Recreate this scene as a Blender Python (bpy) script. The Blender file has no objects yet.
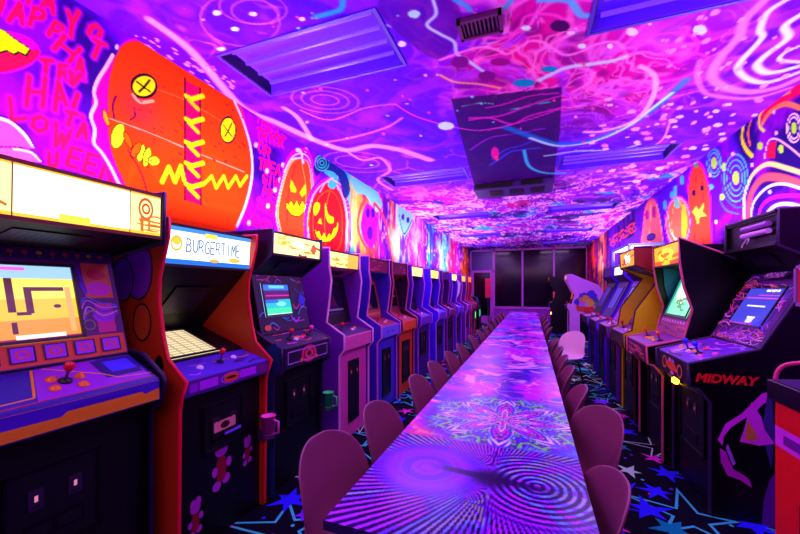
import bpy, bmesh, math, random
import numpy as np
from mathutils import Vector, Matrix
random.seed(7)
C = bpy.context.scene.collection
PI = math.pi
# ------------------------------------------------------------------ camera
F = 355.0; YAW = math.radians(20.26); H = 1.40; HY = 289.0
SI, CO = math.sin(YAW), math.cos(YAW)
cd = bpy.data.cameras.new('camera'); cam = bpy.data.objects.new('camera', cd); C.objects.link(cam)
cam.location = (0, 0, H); cam.rotation_euler = (PI/2, 0, YAW)
cd.sensor_width = 36; cd.lens = 36*F/800; cd.shift_y = (HY-267)/800; cd.clip_start = .02
bpy.context.scene.camera = cam
XL, XR, ZC, YE, YB = -2.40, 1.98, 3.02, 15.0, -1.3

def ray(px, py):
    u = (px-400)/F
    return (-SI+CO*u, CO+SI*u, (HY-py)/F)
def onX(px, py, X):
    r = ray(px, py); t = X/r[0]; return (X, r[1]*t, H+r[2]*t, t)
def onY(px, py, Y):
    r = ray(px, py); t = Y/r[1]; return (r[0]*t, Y, H+r[2]*t, t)
def onZ(px, py, Z):
    r = ray(px, py); t = (Z-H)/r[2]; return (r[0]*t, r[1]*t, Z, t)

# ------------------------------------------------------------------ materials
def lin(c):
    return tuple((x/12.92 if x <= .04045 else ((x+.055)/1.055)**2.4) for x in c)
MATS = {}
def mat(name, rgb, rough=.5, spec=.5, metal=0.0, emit=None, es=0.0, noise=.0, nscale=30, coat=0.0):
    if name in MATS: return MATS[name]
    m = bpy.data.materials.new(name); m.use_nodes = True
    nt = m.node_tree; b = nt.nodes['Principled BSDF']
    c = lin([v/255 for v in rgb])
    b.inputs['Base Color'].default_value = (*c, 1)
    b.inputs['Roughness'].default_value = rough
    b.inputs['Specular IOR Level'].default_value = spec
    b.inputs['Metallic'].default_value = metal
    b.inputs['Coat Weight'].default_value = coat
    if emit:
        b.inputs['Emission Color'].default_value = (*lin([v/255 for v in emit]), 1)
        b.inputs['Emission Strength'].default_value = es
    tc = nt.nodes.new('ShaderNodeTexCoord'); n = nt.nodes.new('ShaderNodeTexNoise')
    n.inputs['Scale'].default_value = nscale
    nt.links.new(tc.outputs['Object'], n.inputs['Vector'])
    if noise > 0:
        mx = nt.nodes.new('ShaderNodeMix'); mx.data_type = 'RGBA'
        mx.inputs['A'].default_value = (*[v*(1-noise) for v in c], 1)
        mx.inputs['B'].default_value = (*[min(1, v*(1+noise)) for v in c], 1)
        nt.links.new(n.outputs['Fac'], mx.inputs['Factor']); nt.links.new(mx.outputs['Result'], b.inputs['Base Color'])
    mr = nt.nodes.new('ShaderNodeMapRange'); mr.inputs['To Min'].default_value = max(.02, rough-.06); mr.inputs['To Max'].default_value = min(1, rough+.06)
    nt.links.new(n.outputs['Fac'], mr.inputs['Value']); nt.links.new(mr.outputs['Result'], b.inputs['Roughness'])
    MATS[name] = m; return m
def em(name, rgb, s): return mat(name, (10, 10, 10), .3, emit=rgb, es=s)

def paintmat(name, rough=.6, spec=.3, speck=0.0, bump=0.0):
    m = bpy.data.materials.new(name); m.use_nodes = True; nt = m.node_tree; b = nt.nodes['Principled BSDF']
    a = nt.nodes.new('ShaderNodeAttribute'); a.attribute_name = 'Col'
    src = a.outputs['Color']
    tc = nt.nodes.new('ShaderNodeTexCoord')
    if speck > 0:   # spattered paint dots
        v = nt.nodes.new('ShaderNodeTexVoronoi'); v.inputs['Scale'].default_value = 14
        nt.links.new(tc.outputs['Object'], v.inputs['Vector'])
        lt = nt.nodes.new('ShaderNodeMath'); lt.operation = 'LESS_THAN'; lt.inputs[1].default_value = speck
        nt.links.new(v.outputs['Distance'], lt.inputs[0])
        mx = nt.nodes.new('ShaderNodeMix'); mx.data_type = 'RGBA'
        nt.links.new(lt.outputs[0], mx.inputs['Factor']); nt.links.new(src, mx.inputs['A']); mx.inputs['B'].default_value = (1, .45, 1, 1)
        src = mx.outputs['Result']
    nt.links.new(src, b.inputs['Base Color'])
    b.inputs['Roughness'].default_value = rough; b.inputs['Specular IOR Level'].default_value = spec
    if bump > 0:
        n = nt.nodes.new('ShaderNodeTexNoise'); n.inputs['Scale'].default_value = 60; bp = nt.nodes.new('ShaderNodeBump')
        bp.inputs['Strength'].default_value = bump; bp.inputs['Distance'].default_value = .004
        nt.links.new(tc.outputs['Object'], n.inputs['Vector']); nt.links.new(n.outputs['Fac'], bp.inputs['Height']); nt.links.new(bp.outputs['Normal'], b.inputs['Normal'])
    return m

# ------------------------------------------------------------------ objects
def link(name, me, parent=None, loc=(0, 0, 0)):
    o = bpy.data.objects.new(name, me); C.objects.link(o); o.location = loc
    if parent: o.parent = parent
    return o
def tag(o, label=None, cat=None, group=None, kind=None):
    if label: o['label'] = label
    if cat: o['category'] = cat
    if group: o['group'] = group
    if kind: o['kind'] = kind
    return o
def thing(name, label, cat, loc=(0, 0, 0), rz=0, group=None):
    o = link(name, None, None, loc); o.rotation_euler = (0, 0, rz); o.empty_display_size = .1
    return tag(o, label, cat, group)

class MB:
    """collects shapes for one mesh object"""
    def __init__(s): s.v = []; s.f = []; s.m = []; s.mats = []; s.sm = []
    def mi(s, m):
        if m not in s.mats: s.mats.append(m)
        return s.mats.index(m)
    def add(s, vs, fs, m, smooth=False):
        b = len(s.v); s.v += [tuple(v) for v in vs]; k = s.mi(m)
        for f in fs: s.f.append([b+i for i in f]); s.m.append(k); s.sm.append(smooth)
        return s
    def box(s, a, b, m):
        (x0, y0, z0), (x1, y1, z1) = a, b
        vs = [(x0, y0, z0), (x1, y0, z0), (x1, y1, z0), (x0, y1, z0), (x0, y0, z1), (x1, y0, z1), (x1, y1, z1), (x0, y1, z1)]
        return s.add(vs, [(0, 3, 2, 1), (4, 5, 6, 7), (0, 1, 5, 4), (1, 2, 6, 5), (2, 3, 7, 6), (3, 0, 4, 7)], m)
    def prism(s, poly, x0, x1, m):        # poly in (y,z), extruded along x
        n = len(poly); vs = [(x0, y, z) for y, z in poly]+[(x1, y, z) for y, z in poly]
        fs = [tuple(range(n)), tuple(range(2*n-1, n-1, -1))]+[(i, i+n, (i+1) % n+n, (i+1) % n) for i in range(n)]
        return s.add(vs, fs, m)
    def tube(s, pts, r, m, n=8, r2=None, cap=True, smooth=True):
        pts = [Vector(p) for p in pts]; vs = []; N = len(pts)
        up = None
        for i, p in enumerate(pts):
            d = (pts[min(i+1, N-1)]-pts[max(i-1, 0)]).normalized()
            if up is None: up = Vector((0, 0, 1)) if abs(d.z) < .9 else Vector((1, 0, 0))
            a = d.cross(up).normalized(); bb = a.cross(d).normalized(); up = bb
            rr = r if r2 is None else r+(r2-r)*i/(N-1)
            for k in range(n):
                t = 2*PI*k/n; vs.append(p+a*math.cos(t)*rr+bb*math.sin(t)*rr)
        fs = [(i*n+k, i*n+(k+1) % n, (i+1)*n+(k+1) % n, (i+1)*n+k) for i in range(N-1) for k in range(n)]
        s.add(vs, fs, m, smooth)
        if cap: s.add(vs[:n], [tuple(range(n-1, -1, -1))], m); s.add(vs[-n:], [tuple(range(n))], m)
        return s
    def lathe(s, prof, c, m, n=16, axis='z'):   # prof (r,z)
        vs = []
        for r, z in prof:
            for k in range(n):
                t = 2*PI*k/n
                if axis == 'z': vs.append((c[0]+r*math.cos(t), c[1]+r*math.sin(t), c[2]+z))
                else: vs.append((c[0]+r*math.cos(t), c[1]-z, c[2]+r*math.sin(t)))
        fs = [(i*n+k, i*n+(k+1) % n, (i+1)*n+(k+1) % n, (i+1)*n+k) for i in range(len(prof)-1) for k in range(n)]
        return s.add(vs, fs, m, True)
    def build(s, name, parent=None, loc=(0, 0, 0), bevel=0):
        me = bpy.data.meshes.new(name); me.from_pydata(s.v, [], s.f)
        for m in s.mats: me.materials.append(m)
        me.polygons.foreach_set('material_index', s.m); me.polygons.foreach_set('use_smooth', s.sm); me.update()
        bm = bmesh.new(); bm.from_mesh(me); bmesh.ops.recalc_face_normals(bm, faces=bm.faces); bm.to_mesh(me); bm.free()
        o = link(name, me, parent, loc)
        if bevel:
            bv = o.modifiers.new('bevel', 'BEVEL'); bv.width = bevel; bv.segments = 2; bv.limit_method = 'ANGLE'
        return o

# ------------------------------------------------------------------ painting helper (murals are vertex colours on fine grids)
_T = np.random.RandomState(3).rand(256, 256)
def vn(x, y, s=0):
    x = x+s*17.3; y = y+s*9.1
    xi = np.floor(x).astype(int); yi = np.floor(y).astype(int); fx = x-xi; fy = y-yi
    fx = fx*fx*(3-2*fx); fy = fy*fy*(3-2*fy)
    g = lambda a, b: _T[a % 256, b % 256]
    return (g(xi, yi)*(1-fx)+g(xi+1, yi)*fx)*(1-fy)+(g(xi, yi+1)*(1-fx)+g(xi+1, yi+1)*fx)*fy
def fbm(x, y, s=0, o=4):
    r = 0; a = .5; t = 0
    for k in range(o): r = r+a*vn(x, y, s+k*3.7); t += a; a *= .5; x = x*2.03; y = y*2.03
    return r/t
def cells(x, y, s=0):
    xi = np.floor(x).astype(int); yi = np.floor(y).astype(int); f1 = np.full(x.shape, 9.0); f2 = f1.copy()
    for a in (-1, 0, 1):
        for b in (-1, 0, 1):
            cx, cy = xi+a, yi+b
            d = np.hypot(cx+_T[(cx+s) % 256, cy % 256]-x, cy+_T[cx % 256, (cy+s+57) % 256]-y)
            f2 = np.where(d < f1, f1, np.minimum(f2, d)); f1 = np.minimum(f1, d)
    return f1, f2
def smooth(pts, n=6, closed=False):
    P = [np.array(p, float) for p in pts]; N = len(P)
    if N < 3: return [tuple(p) for p in P]
    out = []
    rng = range(N) if closed else range(N-1)
    for i in rng:
        if closed: p0, p1, p2, p3 = P[(i-1) % N], P[i], P[(i+1) % N], P[(i+2) % N]
        else: p0, p1, p2, p3 = P[max(i-1, 0)], P[i], P[i+1], P[min(i+2, N-1)]
        for k in range(n):
            t = k/n
            out.append(tuple(.5*((2*p1)+(-p0+p2)*t+(2*p0-5*p1+4*p2-p3)*t*t+(-p0+3*p1-3*p2+p3)*t**3)))
    if not closed: out.append(tuple(P[-1]))
    return out
def sstep(a, b, x):
    t = np.clip((x-a)/(b-a+1e-9), 0, 1); return t*t*(3-2*t)

class Canvas:
    def __init__(s, fn, us, vs, hook):
        # fn(px,py)->(u,v,t); hook(u,v)->xyz
        s.fn = fn; s.us = np.array(us); s.vs = np.array(vs); s.hook = hook
        s.U, s.V = np.meshgrid(s.us, s.vs); s.c = np.zeros(s.U.shape+(3,))
    def put(s, sl, a, col):
        a = a[..., None]; s.c[sl] = s.c[sl]*(1-a)+np.array([k/255 for k in col])*a
    def sub(s, u0, u1, v0, v1):
        return (slice(max(0, np.searchsorted(s.vs, v0)-1), np.searchsorted(s.vs, v1)+1), slice(max(0, np.searchsorted(s.us, u0)-1), np.searchsorted(s.us, u1)+1))
    def conv(s, pts): return np.array([s.fn(*p) for p in pts])
    def fill(s, pts, col, a=1.0, sm=True):
        if sm: pts = smooth(pts, 5, True)
        q = s.conv(pts); sl = s.sub(q[:, 0].min(), q[:, 0].max(), q[:, 1].min(), q[:, 1].max())
        X = s.U[sl]; Y = s.V[sl]; ins = np.zeros(X.shape, bool); best = np.full(X.shape, 9.0)
        for i in range(len(q)):
            x1, y1 = q[i-1, :2]; x2, y2 = q[i, :2]; dx, dy = x2-x1, y2-y1
            t = np.clip(((X-x1)*dx+(Y-y1)*dy)/(dx*dx+dy*dy+1e-12), 0, 1); best = np.minimum(best, np.hypot(X-x1-t*dx, Y-y1-t*dy))
            if y1 == y2: continue
            ins ^= ((y1 > Y) != (y2 > Y)) & (X < (x2-x1)*(Y-y1)/(y2-y1)+x1)
        e = .45*q[:, 2].mean()/F
        s.put(sl, np.where(ins, .5+.5*np.clip(best/e, 0, 1), .5-.5*np.clip(best/e, 0, 1))*a, col)
    def stroke(s, pts, w, col, a=1.0, soft=.35, sm=True, closed=False):
        if sm: pts = smooth(pts, 6, closed)
        if closed: pts = list(pts)+[pts[0]]
        q = s.conv(pts); wm = np.array([w*k/F for k in q[:, 2]])*.5
        W = wm.max()*(1+soft)
        sl = s.sub(q[:, 0].min()-W, q[:, 0].max()+W, q[:, 1].min()-W, q[:, 1].max()+W)
        X = s.U[sl]; Y = s.V[sl]; best = np.full(X.shape, 9.0)
        for i in range(len(q)-1):
            x1, y1 = q[i, :2]; x2, y2 = q[i+1, :2]; dx, dy = x2-x1, y2-y1; L = dx*dx+dy*dy+1e-12
            t = np.clip(((X-x1)*dx+(Y-y1)*dy)/L, 0, 1)
            best = np.minimum(best, np.hypot(X-x1-t*dx, Y-y1-t*dy)/(wm[i]+(wm[i+1]-wm[i])*t))
        s.put(sl, (1-sstep(1-soft, 1+soft, best))*a, col)
    def ell(s, cx, cy, rx, ry, col, a=1.0, rot=0, line=None, lw=1.5):
        p = []
        for k in range(20):
            t = 2*PI*k/20; x = rx*math.cos(t); y = ry*math.sin(t)
            p.append((cx+x*math.cos(rot)-y*math.sin(rot), cy+x*math.sin(rot)+y*math.cos(rot)))
        if col is not None: s.fill(p, col, a, False)
        if line is not None: s.stroke(p, lw, line, a, .4, False, True)
    def glow(s, cx, cy, r, col, a=.6, asp=1):
        u, v, t = s.fn(cx, cy); R = r*t/F
        sl = s.sub(u-R*2*asp, u+R*2*asp, v-R*2, v+R*2)
        d = np.hypot((s.U[sl]-u)/asp, s.V[sl]-v)/R
        s.put(sl, np.exp(-d*d*1.5)*a, col)
    def text(s, txt, p0, p1, h, w, col, tilt=0, a=1.0):
        """letters strung along the px line p0-p1 (baseline), h px tall"""
        n = len(txt)
        for i, ch in enumerate(txt):
            if ch == ' ': continue
            f = (i+.1)/n; x = p0[0]+(p1[0]-p0[0])*f; y = p0[1]+(p1[1]-p0[1])*f; cw = math.hypot(p1[0]-p0[0], p1[1]-p0[1])/n*.75
            ang = math.atan2(p1[1]-p0[1], p1[0]-p0[0])+tilt
            for st in FONT.get(ch, []):
                pts = []
                for (a0, b0) in st:
                    xx = a0*cw; yy = -b0*h
                    pts.append((x+xx*math.cos(ang)-yy*math.sin(ang)*.35, y+xx*math.sin(ang)+yy))
                s.stroke(pts, w, col, a, .3, False)
    def mesh(s, name, m, holes=(), parent=None):
        nv, nu = s.U.shape
        P = np.stack(s.hook(s.U, s.V), -1).reshape(-1, 3)
        i = (np.arange(nv-1)[:, None]*nu+np.arange(nu-1)[None, :]); q = np.stack([i, i+1, i+nu+1, i+nu], -1)
        cu = (s.us[:-1]+s.us[1:])/2; cv = (s.vs[:-1]+s.vs[1:])/2; CU, CV = np.meshgrid(cu, cv); keep = np.ones(CU.shape, bool)
        for (a, b, c, d) in holes: keep &= ~((CU > a) & (CU < b) & (CV > c) & (CV < d))
        q = q[keep].reshape(-1, 4); nf = len(q)
        me = bpy.data.meshes.new(name); me.vertices.add(len(P)); me.vertices.foreach_set('co', P.ravel())
        me.loops.add(nf*4); me.loops.foreach_set('vertex_index', q.ravel().astype(np.int32))
        me.polygons.add(nf); me.polygons.foreach_set('loop_start', np.arange(nf, dtype=np.int32)*4)
        me.update(calc_edges=True); me.validate()
        c = np.clip(s.c, 0, 1); c = np.where(c <= .04045, c/12.92, ((c+.055)/1.055)**2.4).reshape(-1, 3)
        at = me.color_attributes.new('Col', 'FLOAT_COLOR', 'POINT')
        at.data.foreach_set('color', np.concatenate([c, np.ones((len(c), 1))], 1).ravel().astype(np.float32))
        me.materials.append(m)
        return link(name, me, parent)
FONT = {'A': [[(0, 0), (.5, 1), (1, 0)], [(.2, .4), (.8, .4)]], 'B': [[(0, 0), (0, 1), (.7, .95), (.8, .75), (.6, .55), (0, .5)], [(.6, .55), (.95, .3), (.7, .03), (0, 0)]],
 'C': [[(1, .85), (.6, 1), (.1, .75), (0, .4), (.3, .05), (1, .1)]], 'D': [[(0, 0), (0, 1), (.6, .95), (1, .5), (.6, .05), (0, 0)]], 'E': [[(1, 0), (0, 0), (0, 1), (1, 1)], [(0, .5), (.8, .5)]],
 'F': [[(0, 0), (0, 1), (1, 1)], [(0, .5), (.8, .5)]], 'G': [[(1, .85), (.5, 1), (0, .6), (.2, .05), (.95, .05), (.95, .45), (.6, .45)]], 'H': [[(0, 0), (0, 1)], [(1, 0), (1, 1)], [(0, .5), (1, .5)]],
 'I': [[(.5, 0), (.5, 1)]], 'K': [[(0, 0), (0, 1)], [(1, 1), (0, .45), (1, 0)]], 'L': [[(0, 1), (0, 0), (1, 0)]], 'M': [[(0, 0), (.05, 1), (.5, .4), (.95, 1), (1, 0)]], 'N': [[(0, 0), (0, 1), (1, 0), (1, 1)]],
 'O': [[(.5, 1), (.05, .75), (.05, .25), (.5, 0), (.95, .25), (.95, .75), (.5, 1)]], 'P': [[(0, 0), (0, 1), (.8, .95), (.9, .7), (.7, .5), (0, .45)]], 'R': [[(0, 0), (0, 1), (.8, .95), (.85, .7), (.6, .5), (0, .45)], [(.45, .5), (1, 0)]],
 'S': [[(.95, .9), (.4, 1), (.05, .75), (.5, .5), (.95, .3), (.6, 0), (0, .1)]], 'T': [[(0, 1), (1, 1)], [(.5, 1), (.5, 0)]], 'U': [[(0, 1), (.05, .2), (.5, 0), (.95, .2), (1, 1)]], 'V': [[(0, 1), (.5, 0), (1, 1)]],
 'W': [[(0, 1), (.25, 0), (.5, .6), (.75, 0), (1, 1)]], 'X': [[(0, 0), (1, 1)], [(0, 1), (1, 0)]], 'Y': [[(0, 1), (.5, .5), (1, 1)], [(.5, .5), (.5, 0)]]}

def axis(a, b, f, marks=()):
    xs = [a]
    while xs[-1] < b: xs.append(xs[-1]+f(xs[-1]))
    xs[-1] = b; xs = np.array(xs)
    for m_ in marks:
        k = np.argmin(abs(xs-m_)); xs[k] = m_
    return np.unique(xs)

# ------------------------------------------------------------------ ceiling
TROF = [(-2.03, -.86, y, y+.52) for y in (1.88, 4.72, 7.6, 10.5, 13.2)]+[(.35, 1.55, y, y+.52) for y in (2.0, 4.75, 7.6, 10.5, 13.2)]
marksx = [-2.03, -.86, .35, 1.55]; marksy = [v for t in TROF for v in t[2:]]
cv = Canvas(lambda x, y: (lambda p: (p[0], p[1], p[3]))(onZ(x, y, ZC)), axis(XL, XR, lambda x: .008, marksx),
            axis(YB, YE, lambda y: (.2 if y < 1.1 else .005+.0012*y*y), marksy), lambda u, v: (u, v, u*0+ZC))
U, V = cv.U, cv.V
w1 = fbm(U*1.3, V*1.3, 1)*3; w2 = fbm(U*1.3+5, V*1.3+9, 2)*3
n1 = fbm(U*.9+w1, V*.9+w2, 5); n2 = fbm(U*2.2+w2*1.4, V*2.2+w1*1.4, 11)
base = np.array([.33, .0, 1.0]); dk = np.array([.22, .0, .70])
cv.c[:] = base
cv.c += (dk-base)*(sstep(.5, .75, n2)*.55)[..., None]
def region(cx, cy, rx, ry): return np.exp(-(((U-cx)/rx)**2+((V-cy)/ry)**2))
mg = np.clip(region(.12, 2.6, .60, .8)*1.4+region(.75, 3.3, .5, .65)+region(-.3, 6.6, 1.4, 1.0)*.6+region(.9, 9.5, 1.2, 1.6)*.6+region(-1, 11, 1.2, 2)*.6, 0, 1)
cv.c += (np.array([.86, .0, .66])-cv.c)*(mg*sstep(.25, .6, n1+.15*mg))[..., None]
rg = region(-.05, 2.75, .45, .35); cv.c += (np.array([.98, .02, .45])-cv.c)*(rg*.6)[..., None]
cv.c += (np.array([.28, .0, .34])-cv.c)*(mg*sstep(.50, .66, n2)*.6)[..., None]
# airbrushed veins
r1 = 1-abs(2*fbm(U*1.6+w1*.8, V*1.6+w2*.8, 21, 3)-1); r2 = 1-abs(2*fbm(U*2.8+w2, V*2.8+w1, 31, 3)-1)
cv.c += (np.array([1, .35, .85])-cv.c)*(sstep(.90, .985, r1)*np.clip(mg*1.3+.12, 0, 1)*.85)[..., None]
cv.c += (np.array([1, .6, .95])-cv.c)*(sstep(.93, .995, r2)*np.clip(mg*1.2+.05, 0, 1)*.8)[..., None]
r3 = 1-abs(2*fbm(U*5+w1*1.6, V*5+w2*1.6, 37, 3)-1); cv.c += (np.array([1, .45, .8])-cv.c)*(sstep(.92, .99, r3)*mg*.8)[..., None]
f1, f2 = cells(U*3.2+w1*.9, V*3.2+w2*.9, 5); web = sstep(.16, .02, f2-f1)
cv.c += (np.array([1, .42, .86])-cv.c)*(web*mg*.75)[..., None]
cv.c += (np.array([.42, 0, .45])-cv.c)*(sstep(.28, .08, f1)*mg*.6)[..., None]
f1, f2 = cells(U*1.7+w2*.9, V*1.7+w1*.9, 15); web = sstep(.09, .0, f2-f1)
cv.c += (np.array([.85, .4, 1])-cv.c)*(web*sstep(.5, .62, n1)*.6)[..., None]
cl = sstep(.5, .72, fbm(U*3.5+w1*1.5, V*3.5+w2*1.5, 57))
cv.c += (np.array([.62, .12, 1])-cv.c)*(cl*.55)[..., None]
b1 = region(1.35, 3.2, .9, 1.4); st1 = sstep(.80, .97, 1-abs(2*fbm(U*2+w1*.7, V*2+w2*.7, 63, 2)-1)); cv.c += (np.array([.72, .25, 1])-cv.c)*(b1*st1*.7)[..., None]
far = sstep(5.0, 6.6, V)
cy_ = fbm(U*.8+w2, V*1.1+w1, 41); cy2 = fbm(U*1.6+w1, V*2.0+w2, 47)
cv.c += (np.array([.78, .0, .85])-cv.c)*(far*sstep(.48, .62, n2)*.7)[..., None]
cv.c += (np.array([.1, .70, 1])-cv.c)*(far*sstep(.50, .62, cy_)*sstep(.40, .58, cy2))[..., None]
f1, f2 = cells(U*1.5+w1, V*1.9+w2, 25); cv.c += (np.array([.9, .7, 1])-cv.c)*(far*sstep(.12, .02, f2-f1)*.85)[..., None]
cv.c += (np.array([1, .75, 1])-cv.c)*(far*sstep(.88, .97, r2)*.9)[..., None]
cv.c += (np.array([.12, 0, .40])-cv.c)*(far*sstep(.60, .7, cy2)*.8)[..., None]
# dark painted strip in the middle
cv.fill([(451, 99), (562, 87), (560, 130), (554, 178), (474, 184), (462, 140)], (42, 0, 85), .82, False)
cv.fill([(380, 0), (450, 0), (460, 25), (440, 60), (395, 30)], (70, 0, 120), .5)
for p, w, c, a in [
  ([(486, 108), (505, 104), (530, 96), (558, 93)], 2.5, (200, 10, 190), .9), ([(470, 120), (490, 118), (512, 124), (530, 116), (560, 108)], 3, (220, 20, 200), .85), ([(500, 112), (530, 106), (558, 100)], 1.2, (40, 220, 190), .9),
  ([(462, 106), (480, 103), (494, 104)], 1.2, (80, 200, 190), .9), ([(492, 160), (505, 150), (520, 146), (534, 140)], 2, (60, 60, 255), .9), ([(470, 150), (490, 138), (515, 134), (545, 128)], 2, (150, 20, 220), .9),
  ([(150, 20), (190, 50), (232, 98), (250, 112), (275, 122), (310, 138), (345, 150), (372, 146), (400, 150), (430, 160)], 9, (255, 170, 255), .75),
  ([(312, 140), (298, 118), (284, 108)], 5, (255, 180, 255), .7), ([(320, 143), (350, 138), (385, 128), (402, 118)], 3, (255, 120, 255), .7),
  ([(345, 150), (362, 160), (380, 158), (390, 170), (378, 180), (392, 190)], 3, (255, 150, 255), .7),
  ([(300, 110), (330, 120), (365, 108), (395, 104)], 2, (220, 110, 255), .7),
  ([(316, 17), (331, 13), (341, 9), (343, 0)], 6, (30, 170, 255), .9),
  ([(433, 0), (436, 14), (427, 25), (440, 34), (454, 42), (457, 54), (470, 62), (492, 78)], 3.5, (190, 225, 255), .95),
  ([(440, 60), (462, 52), (482, 47), (497, 50), (507, 54), (522, 46), (530, 41), (542, 42), (552, 48), (565, 55), (580, 52), (597, 44), (615, 42), (624, 48)], 3.5, (255, 130, 230), .9),
  ([(470, 36), (490, 38), (507, 37), (520, 27), (525, 17), (540, 14), (557, 16), (570, 24), (585, 30)], 3.5, (255, 60, 210), .9),
  ([(503, 9), (509, 3), (512, 0)], 5, (40, 210, 255), .9), ([(455, 0), (465, 5), (470, 10)], 5, (30, 200, 240), .8),
  ([(540, 0), (566, 0), (575, 7), (581, 15), (592, 16)], 7, (90, 210, 255), .9),
  ([(540, 80), (560, 70), (575, 66), (592, 64), (612, 61), (625, 57)], 6, (200, 235, 255), .95),
  ([(440, 75), (455, 82), (478, 84), (500, 88)], 3, (255, 190, 120), .8),
  ([(573, 92), (590, 82), (592, 72), (580, 68)], 5, (255, 120, 220), .8),
  ([(505, 127), (533, 137), (559, 144), (594, 140), (625, 127), (647, 114), (669, 96), (686, 80)], 8, (0, 170, 255), .6),
  ([(530, 138), (559, 146), (594, 141), (627, 127), (650, 110), (672, 93)], 4, (180, 240, 255), .95),
  ([(524, 150), (529, 166), (545, 173), (565, 173)], 3.5, (50, 220, 240), .9), ([(545, 156), (580, 151), (618, 150), (640, 144)], 3.5, (190, 230, 255), .8),
  ([(560, 160), (600, 162), (640, 152), (662, 140), (670, 122)], 2, (255, 160, 255), .7),
  ([(640, 66), (652, 73), (656, 84), (650, 103), (634, 121), (604, 131), (585, 132)], 5, (255, 190, 255), .9),
  ([(640, 38), (662, 34), (685, 33), (697, 42), (694, 54), (676, 62), (655, 66)], 3, (255, 60, 210), .9),
  ([(490, 165), (498, 160), (510, 152), (520, 150), (540, 148)], 2.5, (40, 80, 255), .9), ([(488, 130), (510, 125), (540, 116), (562, 108)], 2, (230, 20, 200), .9),
  ([(470, 118), (500, 116), (530, 105), (560, 96)], 3.5, (210, 20, 200), .8),
  ([(700, 60), (697, 75), (704, 92), (722, 97), (755, 98), (790, 88)], 5, (210, 130, 255), .7),
  ([(765, 0), (745, 20), (738, 38), (722, 55), (712, 75), (722, 86), (748, 92), (776, 88), (800, 78)], 9, (215, 140, 255), .8),
  ([(790, -2), (768, 12), (760, 30), (762, 38), (742, 60), (738, 70), (750, 80), (770, 82), (800, 72)], 6, (225, 225, 255), .95),
  ([(805, 12), (785, 26), (788, 38), (766, 55), (757, 66), (770, 73), (800, 66)], 7, (225, 225, 255), .95),
  ([(805, 44), (786, 52), (780, 60), (800, 62)], 4, (235, 220, 255), .95),
  ([(395, 104), (420, 118), (470, 130), (500, 128)], 2, (255, 60, 230), .7)]:
    cv.stroke(p, w, c, a, .6)
for cx, cy, rx, ry in [(325, 100, 34, 13), (325, 100, 24, 9), (325, 100, 14, 5), (357, 162, 34, 10), (357, 162, 22, 6), (253, 8, 34, 16), (255, 12, 24, 12), (240, 20, 40, 26)]:
    cv.ell(cx, cy, rx, ry, None, .55, .1, (190, 90, 255), 2)
for cx, cy, rx, ry, c in [(414, 14, 6, 4, (170, 240, 255)), (402, 44, 4, 3, (240, 240, 255)), (446, 126, 8, 4, (190, 240, 255)), (524, 83, 11, 4, (0, 150, 190)), (549, 69, 8, 3, (0, 150, 190)),
  (526, 28, 5, 2.5, (220, 255, 255)), (582, 46, 4, 2.5, (220, 255, 255)), (610, 46, 3, 2.5, (240, 240, 255)), (700, 30, 7, 5, (190, 230, 255)), (632, 32, 6, 4, (240, 240, 255)), (571, 33, 4, 2, (255, 220, 255)),
  (217, 13, 4, 2.5, (255, 230, 255)), (253, 14, 4, 2, (230, 210, 255)), (235, 29, 4, 2, (230, 230, 255)), (221, 49, 4, 2, (255, 220, 255)), (302, 19, 3, 2, (255, 200, 255)), (495, 153, 4, 6, (220, 10, 160)), (513, 205, 7, 2, (230, 0, 150)), (487, 76, 9, 5, (120, 0, 130)), (460, 62, 9, 6, (120, 0, 140)), (500, 62, 10, 4, (150, 0, 130)), (560, 26, 10, 6, (70, 0, 90)), (650, 24, 2, 1, (255, 230, 255))]:
    cv.ell(cx, cy, rx, ry, c)
rr = random.Random(5)
for k in range(110):
    f = rr.random(); x = 640+rr.uniform(-75, 110)*(1-f*.3)+20*(1-f); y = 110+f*75+rr.uniform(-22, 14)
    if x+y*1.25 > 905: continue
    s_ = rr.uniform(.4, 1.15); cv.ell(x, y, 4.2*s_, 1.5*s_, (250, rr.choice([120, 170, 200]), 255), .95, -.12)
for k in range(60):
    x = rr.uniform(655, 800); y = rr.uniform(5, 150)
    if x+y*1.3 > 885: continue
    s_ = rr.uniform(.6, 1.3); cv.ell(x, y, 4*s_, 1.7*s_, (235, 150, 255), .9, -.5)
for k in range(90):
    x = rr.uniform(190, 620); y = rr.uniform(0, 170)
    if y < 5+(x-60)*-.0: continue
    if x-400 < -.0 and y > .55*(x-60): continue
    cv.ell(x, y, rr.uniform(.8, 2), rr.uniform(.6, 1.4), rr.choice([(255, 60, 160), (255, 180, 255), (255, 60, 60), (120, 220, 255)]), .9)
for k in range(40):
    t = rr.random(); cv.ell(140+100*t+rr.uniform(-12, 12), 38+55*t+rr.uniform(-6, 4), rr.uniform(1, 4), .8, (255, 150, 255), .8, .55)
ceil = cv.mesh('ceiling', paintmat('ceiling_paint', .85, .06, .022, .1), TROF); tag(ceil, kind='structure')

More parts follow.
